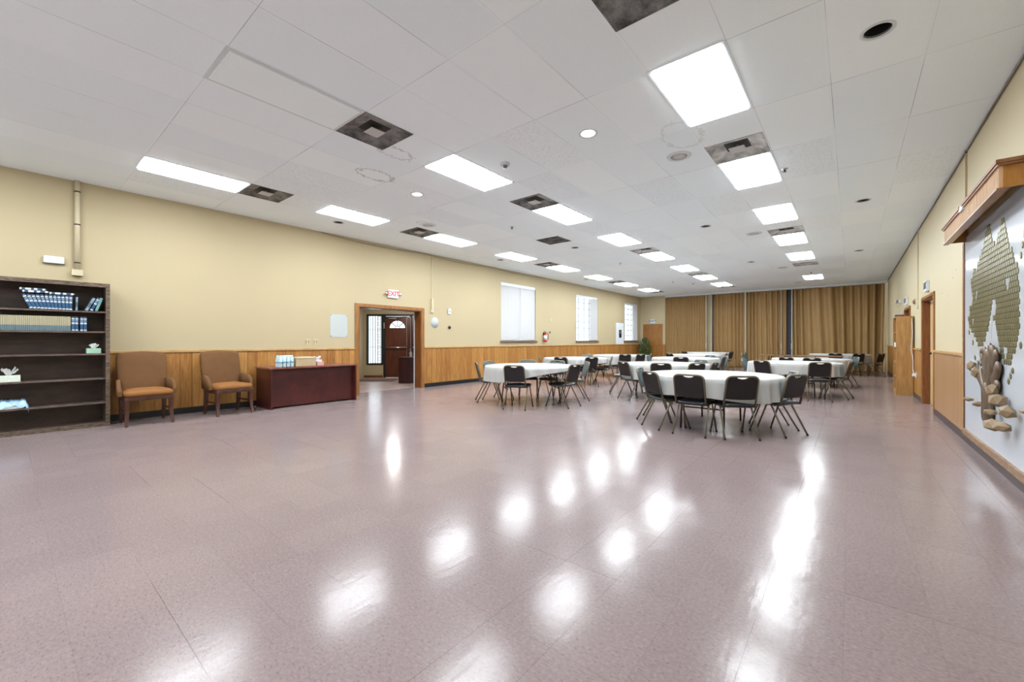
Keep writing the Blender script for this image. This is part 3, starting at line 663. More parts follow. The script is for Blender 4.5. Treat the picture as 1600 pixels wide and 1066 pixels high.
# potted plant
t = thing('potted_plant', 'leafy green potted plant in the far left corner', 'potted plant', (-8.38, 21.25, 0))
MB().lathe([(.0, .0), (.14, 0), (.19, .32), (.2, .34), (.18, .34), (.17, .3), (0, .3)], seg=20).build('pot', plain('brown_pot', lin(80, 54, 40), .5), t)
mb = MB(); rnd = random.Random(5)
for k in range(7):
    a = k*.9; mb.tube([(0.03*math.cos(a), .03*math.sin(a), .28), (.1*math.cos(a), .1*math.sin(a), .7), (.2*math.cos(a), .2*math.sin(a), 1.1)], [.012, .01, .004], 6)
mb.build('stems', plain('brown_stem', lin(80, 60, 40), .7), t)
mb = MB()
for k in range(520):
    u = rnd.random(); a = rnd.random()*2*PI; z = .42+.98*u; rr = (.36*math.sin(PI*min(1, (u+.12)/1.15))**.6)*math.sqrt(rnd.random())
    p = Vector((rr*math.cos(a), rr*math.sin(a), z)); q = Quaternion((rnd.uniform(-1, 1), rnd.uniform(-1, 1), rnd.uniform(-1, 1)), rnd.uniform(.3, 2.5)).normalized()
    L, w = .085, .03
    mb.add([p+q @ Vector(v) for v in ((0, 0, 0), (L*.4, w, .008), (L, 0, -.01), (L*.4, -w, .008))], [[0, 1, 2], [0, 2, 3]], True)
mb.build('foliage', plain('green_leaf', lin(46, 92, 50), .45, var=.5, sc=14), t)

# ---------------------------------------------------------------- bookcase and its contents
def darkoak():
    t = NT('weathered_dark_oak'); v, x, y, z = t.xyz(); n = t.noise(t.scale(v, (10, 3, 10)), 4, 5, .7)
    return t.base(t.mix(t.ramp(n, .4, .65), lin(58, 44, 36), lin(116, 98, 82)), .5)
M['doak'] = darkoak(); M['espresso'] = wood('espresso_back', lin(40, 24, 18), lin(66, 44, 34), (4, 1, 3), rough=.45)
bc = thing('bookcase', 'dark oak built-in bookcase with books against the left wall', 'bookcase', (XL+.02, 0, 0))
BX = .36; YR = .975; YL = -.95
MB().box(0, BX, YR-.04, YR, 0, 2.07, .003).build('side_panel', 'doak', bc); MB().box(0, BX, YL, YL+.04, 0, 2.07, .003).build('side_panel', 'doak', bc)
MB().box(0, BX, YL+.04, YR-.04, 2.03, 2.07, .003).build('top_panel', 'doak', bc); MB().box(0, .012, YL+.04, YR-.04, .05, 2.03).build('back_panel', 'espresso', bc)
MB().box(BX, BX+.015, YL, YR, 2.015, 2.07).box(BX, BX+.015, YR-.045, YR, 0, 2.015).box(BX, BX+.015, YL, YR-.045, 0, .055).build('face_frame', 'doak', bc)
SHZ = [.35, .7, 1.055, 1.375, 1.665]
M['shelf'] = wood('shelf_edge_brown', lin(70, 56, 50), lin(104, 88, 80), (3, 3, 12))
for z in SHZ+[.055]: MB().box(.012, BX-.005, YL+.04, YR-.04, z-.022, z, .002).build('shelf', 'shelf', bc)
def bookmat(name, cov, bands):
    t = NT(name); v, x, y, z = t.xyz(); col = t.mix(t.noise(v, 30, 2), tuple(c*.85 for c in cov), cov)
    for (z0, z1, c) in bands:
        m = t.math('MULTIPLY', t.math('GREATER_THAN', z, z0), t.math('LESS_THAN', z, z1)); col = t.mix(m, col, c)
    return t.base(col, .4)
pale = lin(196, 200, 204)
M['blueb'] = bookmat('blue_volume_cover', lin(38, 78, 114), [(.165, .18, pale), (.145, .15, pale), (.10, .118, pale), (.125, .13, lin(150, 170, 190)), (.008, .022, pale)])
M['greyb'] = bookmat('pale_blue_cover', lin(120, 144, 160), [(.05, .12, lin(70, 90, 104))]); M['slim'] = bookmat('slim_cream_and_teal_spine', lin(96, 116, 122), [(.075, .21, lin(158, 150, 124))])
M['page'] = plain('book_pages', lin(210, 204, 188), .8)
def book(mat, w, h, d, lab, group, cat='book', nm='book'):       # spine faces +x, local origin bottom centre of the spine
    t = thing(nm, lab, cat, group=group)
    MB().box(-d, 0, -w/2, w/2, 0, h, min(.003, w*.2)).build('cover', mat, t)
    MB().box(-d-.001, -.004, -w/2+.002, w/2-.002, h-.004, h+.0005).build('pages', 'page', t); return t
XS = XL+.02+.33
def tilt(o, loc, ang):    # lean in the plane of the shelf
    o.location = loc; o.rotation_euler = (ang, 0, 0)
G1 = 'blue volumes leaning on the top shelf'; b0 = None; NB = 12
NUMS = ['first', 'second', 'third', 'fourth', 'fifth', 'sixth', 'seventh', 'eighth', 'ninth', 'tenth', 'eleventh', 'twelfth']
for i in range(NB):
    f = i/(NB-1); y = .225+i*.0325; ang = .36*(1-f)**1.1; lab = 'thick blue volume leaning on the top shelf, %s from the left' % NUMS[i]
    if b0 is None: b0 = book('blueb', .029, .2, .16, lab, G1); b = b0
    else: b = dup(b0, (0, 0, 0), 0, lab, G1)
    tilt(b, (XS, y, 1.666+.0145*math.sin(ang)), ang)
b = book('greyb', .02, .19, .15, 'thin pale book standing at the right end of the blue row', None); tilt(b, (XS, .64, 1.666), -.02)
for i, (y, ang, mm, lb) in enumerate(((.735, -.42, 'greyb', 'pale grey book leaning right on the top shelf, leftmost of three'), (.785, -.4, 'blueb', 'slim blue book leaning right on the top shelf, middle of three'), (.835, -.3, 'greyb', 'mottled green-blue book leaning against the bookcase side'))):
    mt = mm if i != 2 else NT('mottled_cover').base(lin(96, 140, 140), .5)
    if i == 2: M['mot'] = plain('mottled_teal_cover', lin(96, 140, 140), .5, var=.6, sc=60); mt = 'mot'
    b = book(mt, .03, .2, .15, lb, None); tilt(b, (XS, y, 1.666+.015*math.sin(abs(ang))), ang)
M['flatb'] = None
def flatmat():
    t = NT('blue_flat_volume'); v, x, y, z = t.xyz(); col = t.mix(t.noise(v, 30, 2), lin(40, 60, 84), lin(60, 84, 110))
    for a, b_ in ((.0, .018), (.05, .1), (.125, .155), (.2, .225)): col = t.mix(t.math('MULTIPLY', t.math('GREATER_THAN', y, a), t.math('LESS_THAN', y, b_)), col, pale)
    return t.base(col, .4)
M['flatb'] = flatmat()
for (y, z, lb) in ((.145, 1.889, 'blue volume lying flat on top of the leaning row, at its left'), (.385, 1.879, 'blue volume lying flat on top of the leaning row, at its right'), (.12, 1.919, 'blue volume lying flat, uppermost of the two stacked at left')):
    t = thing('book', lb, 'book', (XS-.005, y, z), 0, 'volumes lying flat over the blue row'); MB().box(-.16, 0, 0, .235, 0, .026, .003).build('cover', 'flatb', t); MB().box(-.158, -.003, .232, .236, .003, .023).build('pages', 'page', t)
G2 = 'slim cream and teal volumes on the second shelf'; s0_ = None; NS = 37
def ordn(n): return '%d%s' % (n, 'th' if 10 <= n % 100 <= 20 else {1: 'st', 2: 'nd', 3: 'rd'}.get(n % 10, 'th'))
for i in range(NS):
    y = .574-i*.0172; lab = 'slim cream and teal volume on the second shelf, %s from the right of its row' % ordn(i+1)
    if s0_ is None: s0_ = book('slim', .0158, .2, .15, lab, G2); b = s0_
    else: b = dup(s0_, (0, 0, 0), 0, lab, G2)
    b.location = (XS, y, 1.376)
for i, y in enumerate((.606, .641, .690, .725)):
    b = dup(b0, (XS, y, 1.376), 0, 'thick blue volume standing on the second shelf, %s of four' % NUMS[i], 'four blue volumes on the second shelf')
def tissue_box(lab, loc, bw, bd, bh, mat, rz=0, puff=1.0):
    t = thing('tissue_box', lab, 'tissue box', loc, rz)
    MB().box(-bd/2, bd/2, -bw/2, bw/2, 0, bh, .004).build('carton', mat, t)
    mb = MB(); rnd = random.Random(int(bw*1000)); n = 6
    for q in range(6):                      # crumpled overlapping folds
        a0 = q*PI/3+rnd.uniform(-.3, .3); L = .07*rnd.uniform(.8, 1.2)*puff; ln = rnd.uniform(.25, .9)
        gr = [[None]*(n+1) for _ in range(n+1)]
        for i in range(n+1):
            for j in range(n+1):
                u, v = i/n, (j/n-.5)*(1-.35*i/n)*2; sp = .012+.04*u
                x = math.cos(a0)*u*L*ln-math.sin(a0)*v*sp; y = math.sin(a0)*u*L*ln+math.cos(a0)*v*sp; z = bh-.004+u*L*(1-.3*abs(v))+rnd.uniform(-.006, .006)
                gr[i][j] = (x, y, z)
        mb.add([p for row_ in gr for p in row_], [[i*(n+1)+j, (i+1)*(n+1)+j, (i+1)*(n+1)+j+1, i*(n+1)+j+1] for i in range(n) for j in range(n)])
    mb.build('tissue', plain('white_tissue', lin(228, 230, 232), .9, var=.03), t)
tissue_box('green tissue box at the right end of the middle shelf', (XS-.08, .815, 1.056), .15, .11, .075, plain('mint_carton', lin(150, 186, 160), .6))
tissue_box('floral white tissue box on the fourth shelf at the photo edge', (XS-.08, .03, .701), .2, .11, .085, plain('floral_carton', lin(200, 208, 196), .6, var=.25, sc=60), puff=1.6)
t = thing('plastic_bag_of_papers', 'clear plastic bag of white papers on the lowest shelf', 'bag', (XS-.13, .02, .351))
MB().box(-.13, .13, -.2, .11, 0, .035, .004).box(-.12, .12, -.2, .12, .035, .07, .004).build('papers', plain('white_paper', lin(214, 220, 226), .7, var=.05, sc=20), t)
mb = MB(); N = 14
grid = [[(-.14+.28*i/N, -.22+.4*j/N, .085+.016*math.sin(i*1.7+j)+.014*math.cos(j*2.1-i*.6)-(.075 if j == N else .0)-(.06 if i == N else 0)) for j in range(N+1)] for i in range(N+1)]
mb.add([p for r in grid for p in r], [[i*(N+1)+j, (i+1)*(N+1)+j, (i+1)*(N+1)+j+1, i*(N+1)+j+1] for i in range(N) for j in range(N)], True)
mb.build('plastic_film', plain('bluish_film', lin(150, 184, 214), .25, var=.25, sc=18), t)

# ---------------------------------------------------------------- two upholstered chairs
M['suede'] = plain('rust_brown_suede', lin(104, 74, 48), .9, spec=.15, var=.14, sc=9, bump=.3); M['suede_s'] = plain('rust_brown_suede_seat', lin(134, 90, 50), .85, spec=.2, var=.12, sc=9)
M['walnut'] = wood('walnut_legs', lin(52, 26, 18), lin(76, 42, 30), rough=.35)
def side_chair():        # local: faces +x, origin centre on floor
    t = thing('side_chair', '', 'chair')
    mb = MB(); w = .60
    rings_ = []
    for (z, x, hw, th, cr) in ((.40, -.14, .27, .05, 0), (.5, -.155, .285, .055, 0), (.7, -.185, .295, .055, 0), (.9, -.22, .30, .05, 0), (1.0, -.235, .295, .045, 0), (1.045, -.24, .27, .03, .0)):
        r = []
        for k in range(28):
            a = 2*PI*k/28; cx_, sy_ = math.cos(a), math.sin(a); px = math.copysign(abs(cx_)**.35, cx_); py = math.copysign(abs(sy_)**.25, sy_)
            r.append((x+px*th, py*hw, z+(.028*(1-py*py) if z > .95 else 0)))
        rings_.append(r)
    mb.rings(rings_); mb.build('backrest', 'suede', t)
    sm = MB(); cushion(sm, .50, .56, .06, .42, .51, .12, 0, .02); sm.build('seat', 'suede_s', t)
    for s in (-1, 1):
        a = MB(); rr = []
        for (u, x, z0, z1, yy) in ((0, -.14, .44, .66, .285), (1, .0, .43, .66, .30), (2, .12, .43, .64, .315), (3, .2, .43, .58, .32), (4, .235, .43, .50, .31)):
            rr.append([(x, s*yy-.022, z0), (x, s*yy+.022, z0), (x, s*yy+.024, z1-.01), (x, s*yy, z1), (x, s*yy-.024, z1-.01)])
        a.rings(rr); a.build('armrest', 'suede', t)
    MB().box(-.14, .36, -.28, .28, .37, .425, .006).build('seat_frame', 'walnut', t)
    for sx, sy in ((1, 1), (1, -1), (-1, 1), (-1, -1)):
        lg = MB(); rr = []
        for z, o, hw in ((0, .045 if sx > 0 else -.06, .018), (.1, .02 if sx > 0 else -.035, .02), (.22, .0 if sx > 0 else -.01, .024), (.385, 0, .028)):
            cx_ = (.325 if sx > 0 else -.11)+(o if sx > 0 else o); cy_ = sy*.25+(sy*o*.3 if sx > 0 else 0)
            rr.append([(cx_-hw, cy_-hw, z), (cx_+hw, cy_-hw, z), (cx_+hw, cy_+hw, z), (cx_-hw, cy_+hw, z)])
        lg.rings(rr, False); lg.build('leg', 'walnut', t)
    for sy in (-1, 1): MB().box(-.11, .32, sy*.25-.01, sy*.25+.01, .2, .225, .003).build('stretcher', 'walnut', t)
    return t
sc = side_chair(); sc.location = (-8.385, 1.36, 0); sc['label'] = 'rust brown upholstered chair with walnut legs standing nearest the bookcase'; sc['group'] = 'upholstered chairs by the left wall'
dup(sc, (-8.375, 2.42, 0), .1, 'rust brown upholstered chair with walnut legs standing next to the mahogany desk', 'upholstered chairs by the left wall')
tag(MB().lathe([(.03, 0), (.03, .01), (0, .02)], (XL+.012, 1.36, .3), 10, 'x').build('wall_socket_cover', 'offwhite'), 'tiny cream cover on the panelling behind the first brown chair', 'outlet')

# ---------------------------------------------------------------- desk and what stands on it
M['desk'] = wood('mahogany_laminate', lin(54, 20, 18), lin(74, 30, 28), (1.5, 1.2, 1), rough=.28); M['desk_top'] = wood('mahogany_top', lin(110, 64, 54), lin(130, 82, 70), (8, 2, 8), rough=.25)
t = thing('desk', 'dark mahogany desk against the panelling left of the doorway', 'desk', (-8.37, 3.84, 0))
MB().box(-.34, .34, -.85, .85, .725, .755, .003).build('desktop', 'desk_top', t)
MB().box(-.34, .34, -.83, -.80, 0, .725, .002).build('side_panel', 'desk', t); MB().box(-.34, .34, .80, .83, 0, .725, .002).build('side_panel', 'desk', t)
MB().box(.22, .245, -.80, .80, .03, .725).build('modesty_panel', 'desk', t)
M['pet'] = plain('clear_water_plastic', lin(178, 200, 208), .15, var=.2, sc=60); M['petcap'] = plain('white_cap', lin(226, 230, 234), .4); M['petlab'] = plain('blue_bottle_label', lin(150, 188, 204), .4)
def wbottle(lab, grp):
    t = thing('water_bottle', lab, 'bottle', group=grp)
    MB().lathe([(.028, 0), (.031, .01), (.03, .06), (.031, .07), (.031, .14), (.02, .18), (.012, .195), (.012, .2)], seg=14).build('body', 'pet', t)
    MB().lathe([(.0315, .075), (.0315, .125)], seg=14).build('wrapper', 'petlab', t); MB().lathe([(.0145, .195), (.0145, .213), (0, .214)], seg=10).build('cap', 'petcap', t); return t
wb = None; PL = ['front', 'middle', 'back']
for i in range(3):
    for j in range(4):
        x = -8.085-.068*i; y = 3.19+.068*j; lb = 'clear water bottle on the desk, %s row, %s from the left' % (PL[i], ORD[j])
        if wb is None: wb = wbottle(lb, 'water bottles on the desk'); wb.location = (x, y, .756)
        else: dup(wb, (x, y, .756), .3*i+j, lb, 'water bottles on the desk')
def wicker():
    t = NT('woven_wicker'); v, x, y, z = t.xyz(); s1 = t.math('SINE', t.math('MULTIPLY', z, 260)); s2 = t.math('SINE', t.math('MULTIPLY', t.math('ADD', x, y), 300))
    f = t.clamp(t.math('ADD', .5, t.math('MULTIPLY', t.math('MULTIPLY', s1, s2), .5))); t.bump(f, .6, .004)
    return t.base(t.mix(f, lin(120, 92, 60), lin(214, 196, 158)), .7)
t = thing('wicker_basket', 'rectangular wicker basket with a white liner on the desk', 'basket', (-8.22, 3.66, .756))
mb = MB()
for a, b, c, d in ((-.12, .12, -.19, -.178), (-.12, .12, .178, .19), (-.12, -.108, -.178, .178), (.108, .12, -.178, .178)): mb.box(a, b, c, d, 0, .15, .003)
mb.box(-.11, .11, -.18, .18, 0, .01); mb.build('woven_body', wicker(), t)
mb = MB()
for a, b, c, d in ((-.126, .126, -.196, -.172), (-.126, .126, .172, .196), (-.126, -.102, -.172, .172), (.102, .126, -.172, .172)): mb.box(a, b, c, d, .145, .175, .006)
mb.box(-.11, .11, -.175, .175, .13, .16); mb.build('cloth_liner', 'offwhite', t)
tag(MB().box(-.05, .05, -.06, .06, 0, .075, .003).build('carton', plain('pink_and_white_carton', lin(196, 150, 144), .6, var=.3, sc=40), None, (-8.12, 3.93, .756)), 'small pink and white carton on the desk beside the basket', 'carton')
tissue_box('white tissue box standing behind the pink carton on the desk', (-8.24, 3.95, .756), .12, .12, .11, plain('white_carton', lin(200, 204, 214), .6, var=.1, sc=40))

# ---------------------------------------------------------------- folding curtain partition
M['curt'] = None
def curtmat():
    t = NT('brown_vinyl_curtain'); v, x, y, z = t.xyz(); n = t.noise(t.scale(v, (4, 4, .5)), 3, 3); f = t.noise(v, 300, 2)
    c = t.mix(n, lin(144, 114, 72), lin(164, 132, 86)); c = t.mix(t.math('MULTIPLY', f, .2), c, lin(90, 66, 38)); return t.base(c, .55, 0, .35)
M['curt'] = curtmat(); M['post'] = plain('putty_metal_post', lin(168, 158, 140), .4); YC = YB-.0
struct(MB().box(-7.47, XR, YB-.06, YB+.15, 3.49, H-.001).build('trim_21', 'white'))
def curtain(name, x0, x1, pitch, amp, lab, wob=0, seed=1):
    t = thing(name, lab, 'folding partition', ((x0+x1)/2, YB+.02, 0)); cx = (x0+x1)/2; rnd = random.Random(seed)
    n = int((x1-x0)/pitch*10); xs = [x0+(x1-x0)*i/n for i in range(n+1)]; zs = [.03+3.45*k/12 for k in range(13)]
    ph = [rnd.uniform(-1, 1) for _ in range(8)]
    def off(x, z):
        u = (x-x0)/pitch; u += wob*(.5*math.sin(u*.7+ph[0])+.35*math.sin(u*.31+ph[1])*z*.3)
        s_ = math.sin(2*PI*u); q = math.copysign(abs(s_)**.7, s_)
        return amp*q*(1+wob*.5*math.sin(u*1.3+ph[2]))+wob*.012*math.sin(z*2+u)
    vs = [(x-cx, off(x, z), z) for z in zs for x in xs]; m = len(xs)
    mb = MB(); mb.add(vs, [[k*m+i, k*m+i+1, (k+1)*m+i+1, (k+1)*m+i] for k in range(12) for i in range(n)], True)
    mb.add([(p[0], p[1]+.006, p[2]) for p in vs], [[k*m+i, (k+1)*m+i, (k+1)*m+i+1, k*m+i+1] for k in range(12) for i in range(n)], True)
    mb.build('pleated_curtain', 'curt', t); return t, cx
def post(t, x, w=.035, cx=0, handle=True, name='post'):
    MB().box(x-cx-w/2, x-cx+w/2, -.06, .06, .01, 3.49, .004).build(name, 'post', t)
    if handle: MB().box(x-cx-.03, x-cx+.03, -.085, -.058, .88, 1.14, .01).tube([(x-cx, -.085, .92), (x-cx, -.11, .94), (x-cx, -.11, 1.08), (x-cx, -.085, 1.1)], .008, 6).build('latch_handle', 'offwhite', t)
t, c = curtain('folding_partition', -7.465, -5.50, .11, .03, 'finely pleated brown folding partition leaf at the far left', .2, 1); post(t, -5.48, .04, c)
t, c = curtain('folding_partition', -5.20, -3.83, .16, .05, 'second brown folding partition leaf from the left, between pale posts', .5, 2); post(t, -5.24, .05, c); MB().box(-5.19-c, -5.13-c, -.055, -.02, .02, 3.48).build('dark_edge', 'darkmetal', t)
t, c = curtain('folding_partition', -3.75, -2.42, .17, .055, 'third brown folding partition leaf from the left, with two posts', .7, 3); post(t, -3.79, .06, c); post(t, -2.39, .035, c)
t, c = curtain('folding_partition', -2.36, -2.2, .16, .04, 'narrow strip of brown partition left of the dark gap', .2, 4)
t, c = curtain('folding_partition', -1.97, 1.06, .28, .075, 'wide deeply folded brown partition leaf at the far right', 1.0, 5); post(t, -2.0, .04, c)
struct(MB().box(-2.2, -2.02, YB+.1, YB+.14, 0, 3.49).build('trim_22', plain('navy_gap_panel', lin(24, 28, 48), .6)))

# ---------------------------------------------------------------- right side: bookshelf, wall fittings
oak = wood('oak_laminate', lin(150, 108, 56), lin(176, 132, 76), (6, 6, .9), rough=.4)
t = thing('bookshelf', 'tall oak laminate bookshelf standing against the right wall', 'bookshelf', (.94, 13.35, 0))
MB().box(-.145, .14, -.45, -.43, 0, 1.8, .002).build('side_panel', oak, t); MB().box(-.145, .14, .43, .45, 0, 1.8, .002).build('side_panel', oak, t)
MB().box(.13, .14, -.43, .43, 0, 1.8).build('back_panel', 'espresso', t); MB().box(-.145, .13, -.43, .43, 1.78, 1.8).build('top_panel', oak, t)
for z in (.07, .4, .74, 1.08, 1.42): MB().box(-.14, .13, -.43, .43, z, z+.02).build('shelf', oak, t)
MB().box(-.14, -.12, -.43, .43, 0, .07).build('plinth', oak, t)
tag(MB().box(-.09, .07, -.08, .08, 0, .06, .004).build('small_box', plain('purple_box', lin(74, 50, 92), .5), None, (.9, 13.5, 1.801)), 'small purple box on top of the oak bookshelf', 'box')
tag(MB().box(-.1, .08, -.1, .12, 0, .1, .004).build('paper_stack', 'white', None, (.9, 13.4, 1.101)), 'white stack of papers on a middle shelf of the oak bookshelf', 'papers')
rb = thing('book', 'brown book standing on the second lowest shelf of the oak bookshelf', 'book', (.85, 13.2, .421), PI); MB().box(-.15, 0, -.02, .02, 0, .22, .003).build('cover', plain('brown_cover', lin(110, 60, 40), .5), rb); MB().box(-.148, -.003, -.016, .016, .217, .222).build('pages', 'page', rb)
t = thing('extension_cord', 'white cord hanging from the shelf back down to the wall outlet', 'cord', (XR-.02, 12.72, .45))
MB().tube(fillet([(-.03, .16, 1.3), (-.02, .12, .9), (-.05, .1, .6), (-.02, -.02, .4), (-.03, -.06, .15), (-.02, -.2, .06)], .15), .006, 6).build('cable', 'white', t); MB().box(-.05, .0, -.27, -.17, .02, .08, .01).build('plug', 'white', t)
tag(MB().box(-.01, 0, -.04, .04, -.06, .06, .003).build('wall_outlet', 'white', None, (XR-.012, 12.45, .5)), 'white outlet on right panelling between bookshelf and side door', 'outlet')
t = thing('emergency_light', 'white emergency light unit on the right wall above the bookshelf', 'emergency light', (XR, 16.2, 2.36)); MB().box(-.06, 0, -.12, .12, -.05, .05, .01).build('body', 'white', t)
for s in (-1, 1): MB().lathe([(.03, 0), (.045, -.04), (.045, -.05), (0, -.05)], (-.06, s*.1, .01), 14, 'x').build('lamp_head', 'chrome', t)
t = thing('alarm_bell', 'round brown alarm bell on the right wall left of the side door', 'alarm', (XR, 12.68, 2.1)); MB().lathe([(.06, 0), (.055, -.03), (.03, -.05), (0, -.055)], (0, 0, 0), 18, 'x').build('gong', plain('brown_bell', lin(120, 84, 60), .4), t); MB().box(-.015, 0, -.07, .07, -.07, .07, .004).build('back_plate', 'offwhite', t)
t = thing('surface_raceway', 'thin cream raceway down the right wall above the bookshelf', 'conduit', (XR, 12.2, 1.97)); MB().box(-.018, 0, -.01, .01, 0, H-1.97).build('channel', 'offwhite', t); MB().box(-.03, 0, -.03, .03, -.06, .02, .004).build('end_box', 'offwhite', t)
t = thing('surface_raceway', 'cream raceway dropping from the ceiling to the wooden canopy', 'conduit', (XR, 7.47, 2.66)); MB().box(-.018, 0, -.012, .012, 0, H-2.66).build('channel', plain('tan_channel', lin(176, 160, 124), .5), t); MB().box(-.02, 0, -.02, .02, H-2.66-.04, H-2.66-.005).build('clip', 'darkmetal', t)
tag(MB().box(-.015, 0, -.045, .045, -.06, .06, .003).build('switch_plate', plain('tan_switch_plate', lin(190, 164, 126), .5), None, (XR, 7.60, 2.14)), 'tan switch plate on right wall beside the memorial board', 'switch')
rnd = random.Random(2)
tag(MB().lathe([(.012, 0), (.0, -.003)], (XR, 8.4, 2.12), 8, 'x').lathe([(.01, 0), (.0, -.003)], (XR, 8.15, 2.2), 8, 'x').lathe([(.012, 0), (.0, -.003)], (XR, 9.3, 1.98), 8, 'x').lathe([(.008, 0), (.0, -.003)], (XR, 8.8, 1.9), 8, 'x').build('wall_marks', plain('nail_hole', lin(120, 104, 80), .7), None), 'scattered nail holes in the right wall beside the memorial board', 'mark')
bpy.data.objects['wall_marks']['kind'] = 'stuff'

# memorial board
t = thing('memorial_board', 'glossy white wall board with brass leaf tree sculpture and stones', 'wall display', (XR, 6.2, 0))
bm_ = plain('white_board_laminate', lin(192, 198, 205), .12, var=.012, sc=3)
MB().box(-.02, 0, -1.23, .0, .17, 2.5).box(-.02, 0, .004, 1.25, .17, 2.5).build('panel', bm_, t)
MB().box(-.03, 0, 1.25, 1.28, .1, 2.5, .003).build('edge_strip', plain('dark_red_edge', lin(92, 52, 38), .4), t); MB().box(-.035, 0, 1.28, 1.32, .1, 2.44, .003).build('outer_strip', 'rail', t)
MB().box(-.045, 0, -1.3, 1.27, .1, .17, .006).build('bottom_ledge', wood('ledge_wood', lin(120, 90, 66), lin(150, 118, 90), (3, 3, 12)), t)
# outline of the leaf field, y measured along the wall, z up (holes cut out)
FIELD = [(7.22, 1.42), (7.16, 1.62), (6.98, 1.68), (7.04, 1.78), (7.12, 1.92), (6.98, 2.06), (6.86, 2.02), (6.72, 2.12), (6.6, 2.22), (6.52, 2.24), (6.42, 2.38), (6.3, 2.42), (6.18, 2.26), (6.06, 2.16), (5.94, 2.28), (5.82, 2.36), (5.7, 2.3), (5.62, 2.12), (5.5, 2.0), (5.36, 1.86), (5.3, 1.6), (5.32, 1.3), (5.42, 1.16), (5.56, 1.04), (5.78, 1.05), (5.95, 1.2), (6.08, 1.42), (6.2, 1.55), (6.34, 1.36), (6.46, 1.24), (6.6, 1.16), (6.76, 1.18), (6.88, 1.3), (7.04, 1.32)]
HOLES = [(5.66, 1.75, .05), (6.12, 1.58, .08), (7.0, 1.46, .045), (6.84, 1.76, .05), (5.72, 1.13, .045)]
def inside(y, z):
    c_ = False; n = len(FIELD)
    for i in range(n):
        (y0, z0), (y1, z1) = FIELD[i], FIELD[(i+1) % n]
        if (z0 > z) != (z1 > z) and y < (y1-y0)*(z-z0)/(z1-z0)+y0: c_ = not c_
    return c_ and all((y-a)**2+(z-b)**2 > r*r for a, b, r in HOLES)
leaves = []; row = 0; z = 1.0
while z < 2.45:
    y = 5.0+(.03 if row % 2 else 0)
    while y < 7.4:
        if inside(y, z): leaves.append((y, z))
        y += .060
    z += .0515; row += 1
for y, z in ((7.0, 1.22), (7.2, 1.34), (6.9, 1.05), (5.5, .98), (5.56, .93), (5.62, .88), (5.2, 2.1), (5.24, 2.02), (5.28, 1.94), (7.24, 1.5), (5.28, 1.2), (6.75, 1.0)): leaves.append((y, z))
leaves.sort(key=lambda p: p[0]); brass = plain('brushed_brass_leaf', lin(112, 106, 72), .35, .55, var=.2, sc=30)
def hexa(mb, y, z, r=.031):
    mb.add([(-.02, y+r*math.cos(PI/6+k*PI/3)*1.0, z+r*math.sin(PI/6+k*PI/3)) for k in range(6)]+[(-.026, y+r*.86*math.cos(PI/6+k*PI/3), z+r*.86*math.sin(PI/6+k*PI/3)) for k in range(6)],
           [[6, 7, 8, 9, 10, 11]]+[[k, (k+1) % 6, 6+(k+1) % 6, 6+k] for k in range(6)])
hm = MB(); hexa(hm, 0, 0); lf = None
for y, z in leaves[:100]:
    if lf is None: lf = hm.build('brass_leaf', brass, t); o = lf
    else: o = lf.copy(); C.objects.link(o); o.parent = t
    o.location = (0, y-6.2, z)
mb = MB()
for y, z in leaves[100:]: hexa(mb, y-6.2, z)
tag(mb.build('brass_leaves', brass, t), kind='stuff')
bronze = plain('bronze_relief', lin(108, 90, 74), .38, .5, var=.35, sc=16, bump=.3)
mb = MB(); q = 6.2
def limb(pts, r0, r1=None):          # rounded-end limb along the wall face
    r1 = r1 or r0; P_ = []; R_ = []; n = 14
    cum = [0]
    for a, b in zip(pts, pts[1:]): cum.append(cum[-1]+math.dist(a, b))
    for i in range(n+1):
        s_ = (1-math.cos(PI*i/n))/2*cum[-1]; k = max(q for q in range(len(pts)-1) if cum[q] <= s_+1e-9); f = (s_-cum[k])/(cum[k+1]-cum[k])
        y = pts[k][0]+(pts[k+1][0]-pts[k][0])*f; z = pts[k][1]+(pts[k+1][1]-pts[k][1])*f; rr = r0+(r1-r0)*i/n
        e = min(s_, cum[-1]-s_); P_.append((-.035, y-q, z)); R_.append(max(.006, rr*(math.sqrt(max(0, 1-(1-min(1, e/rr))**2)))))
    mb.tube(P_, R_, 12)
limb([(6.17, .40), (6.17, .62), (6.19, .85)], .13, .10); limb([(6.19, .7), (6.2, .95), (6.18, 1.16)], .085, .06)
limb([(6.1, .75), (6.04, 1.0), (6.0, 1.2)], .075, .06); limb([(6.0, .84), (5.86, .92), (5.78, 1.04)], .06, .062); limb([(5.98, .98), (5.9, 1.06), (5.87, 1.16)], .055, .055)
limb([(6.05, .76), (5.9, .78), (5.8, .86)], .055, .06); limb([(6.26, .72), (6.42, .82), (6.5, .95)], .055, .05); limb([(6.42, .8), (6.58, .86), (6.62, .96)], .04, .042)
limb([(6.27, .9), (6.32, 1.04), (6.3, 1.18)], .045, .04); limb([(6.38, 1.04), (6.46, 1.1), (6.44, 1.16)], .03, .028); limb([(6.44, .98), (6.5, 1.04)], .028); limb([(6.08, 1.1), (6.1, 1.22)], .04)
mb.v = [(-.02+(x+.035)*.38-.03, y, z) for x, y, z in mb.v]
tag(mb.build('tree_relief', bronze, t), 'bronze cactus-like trunk and branches')
stone = plain('tan_carved_stone', lin(132, 110, 82), .6, var=.35, sc=14)
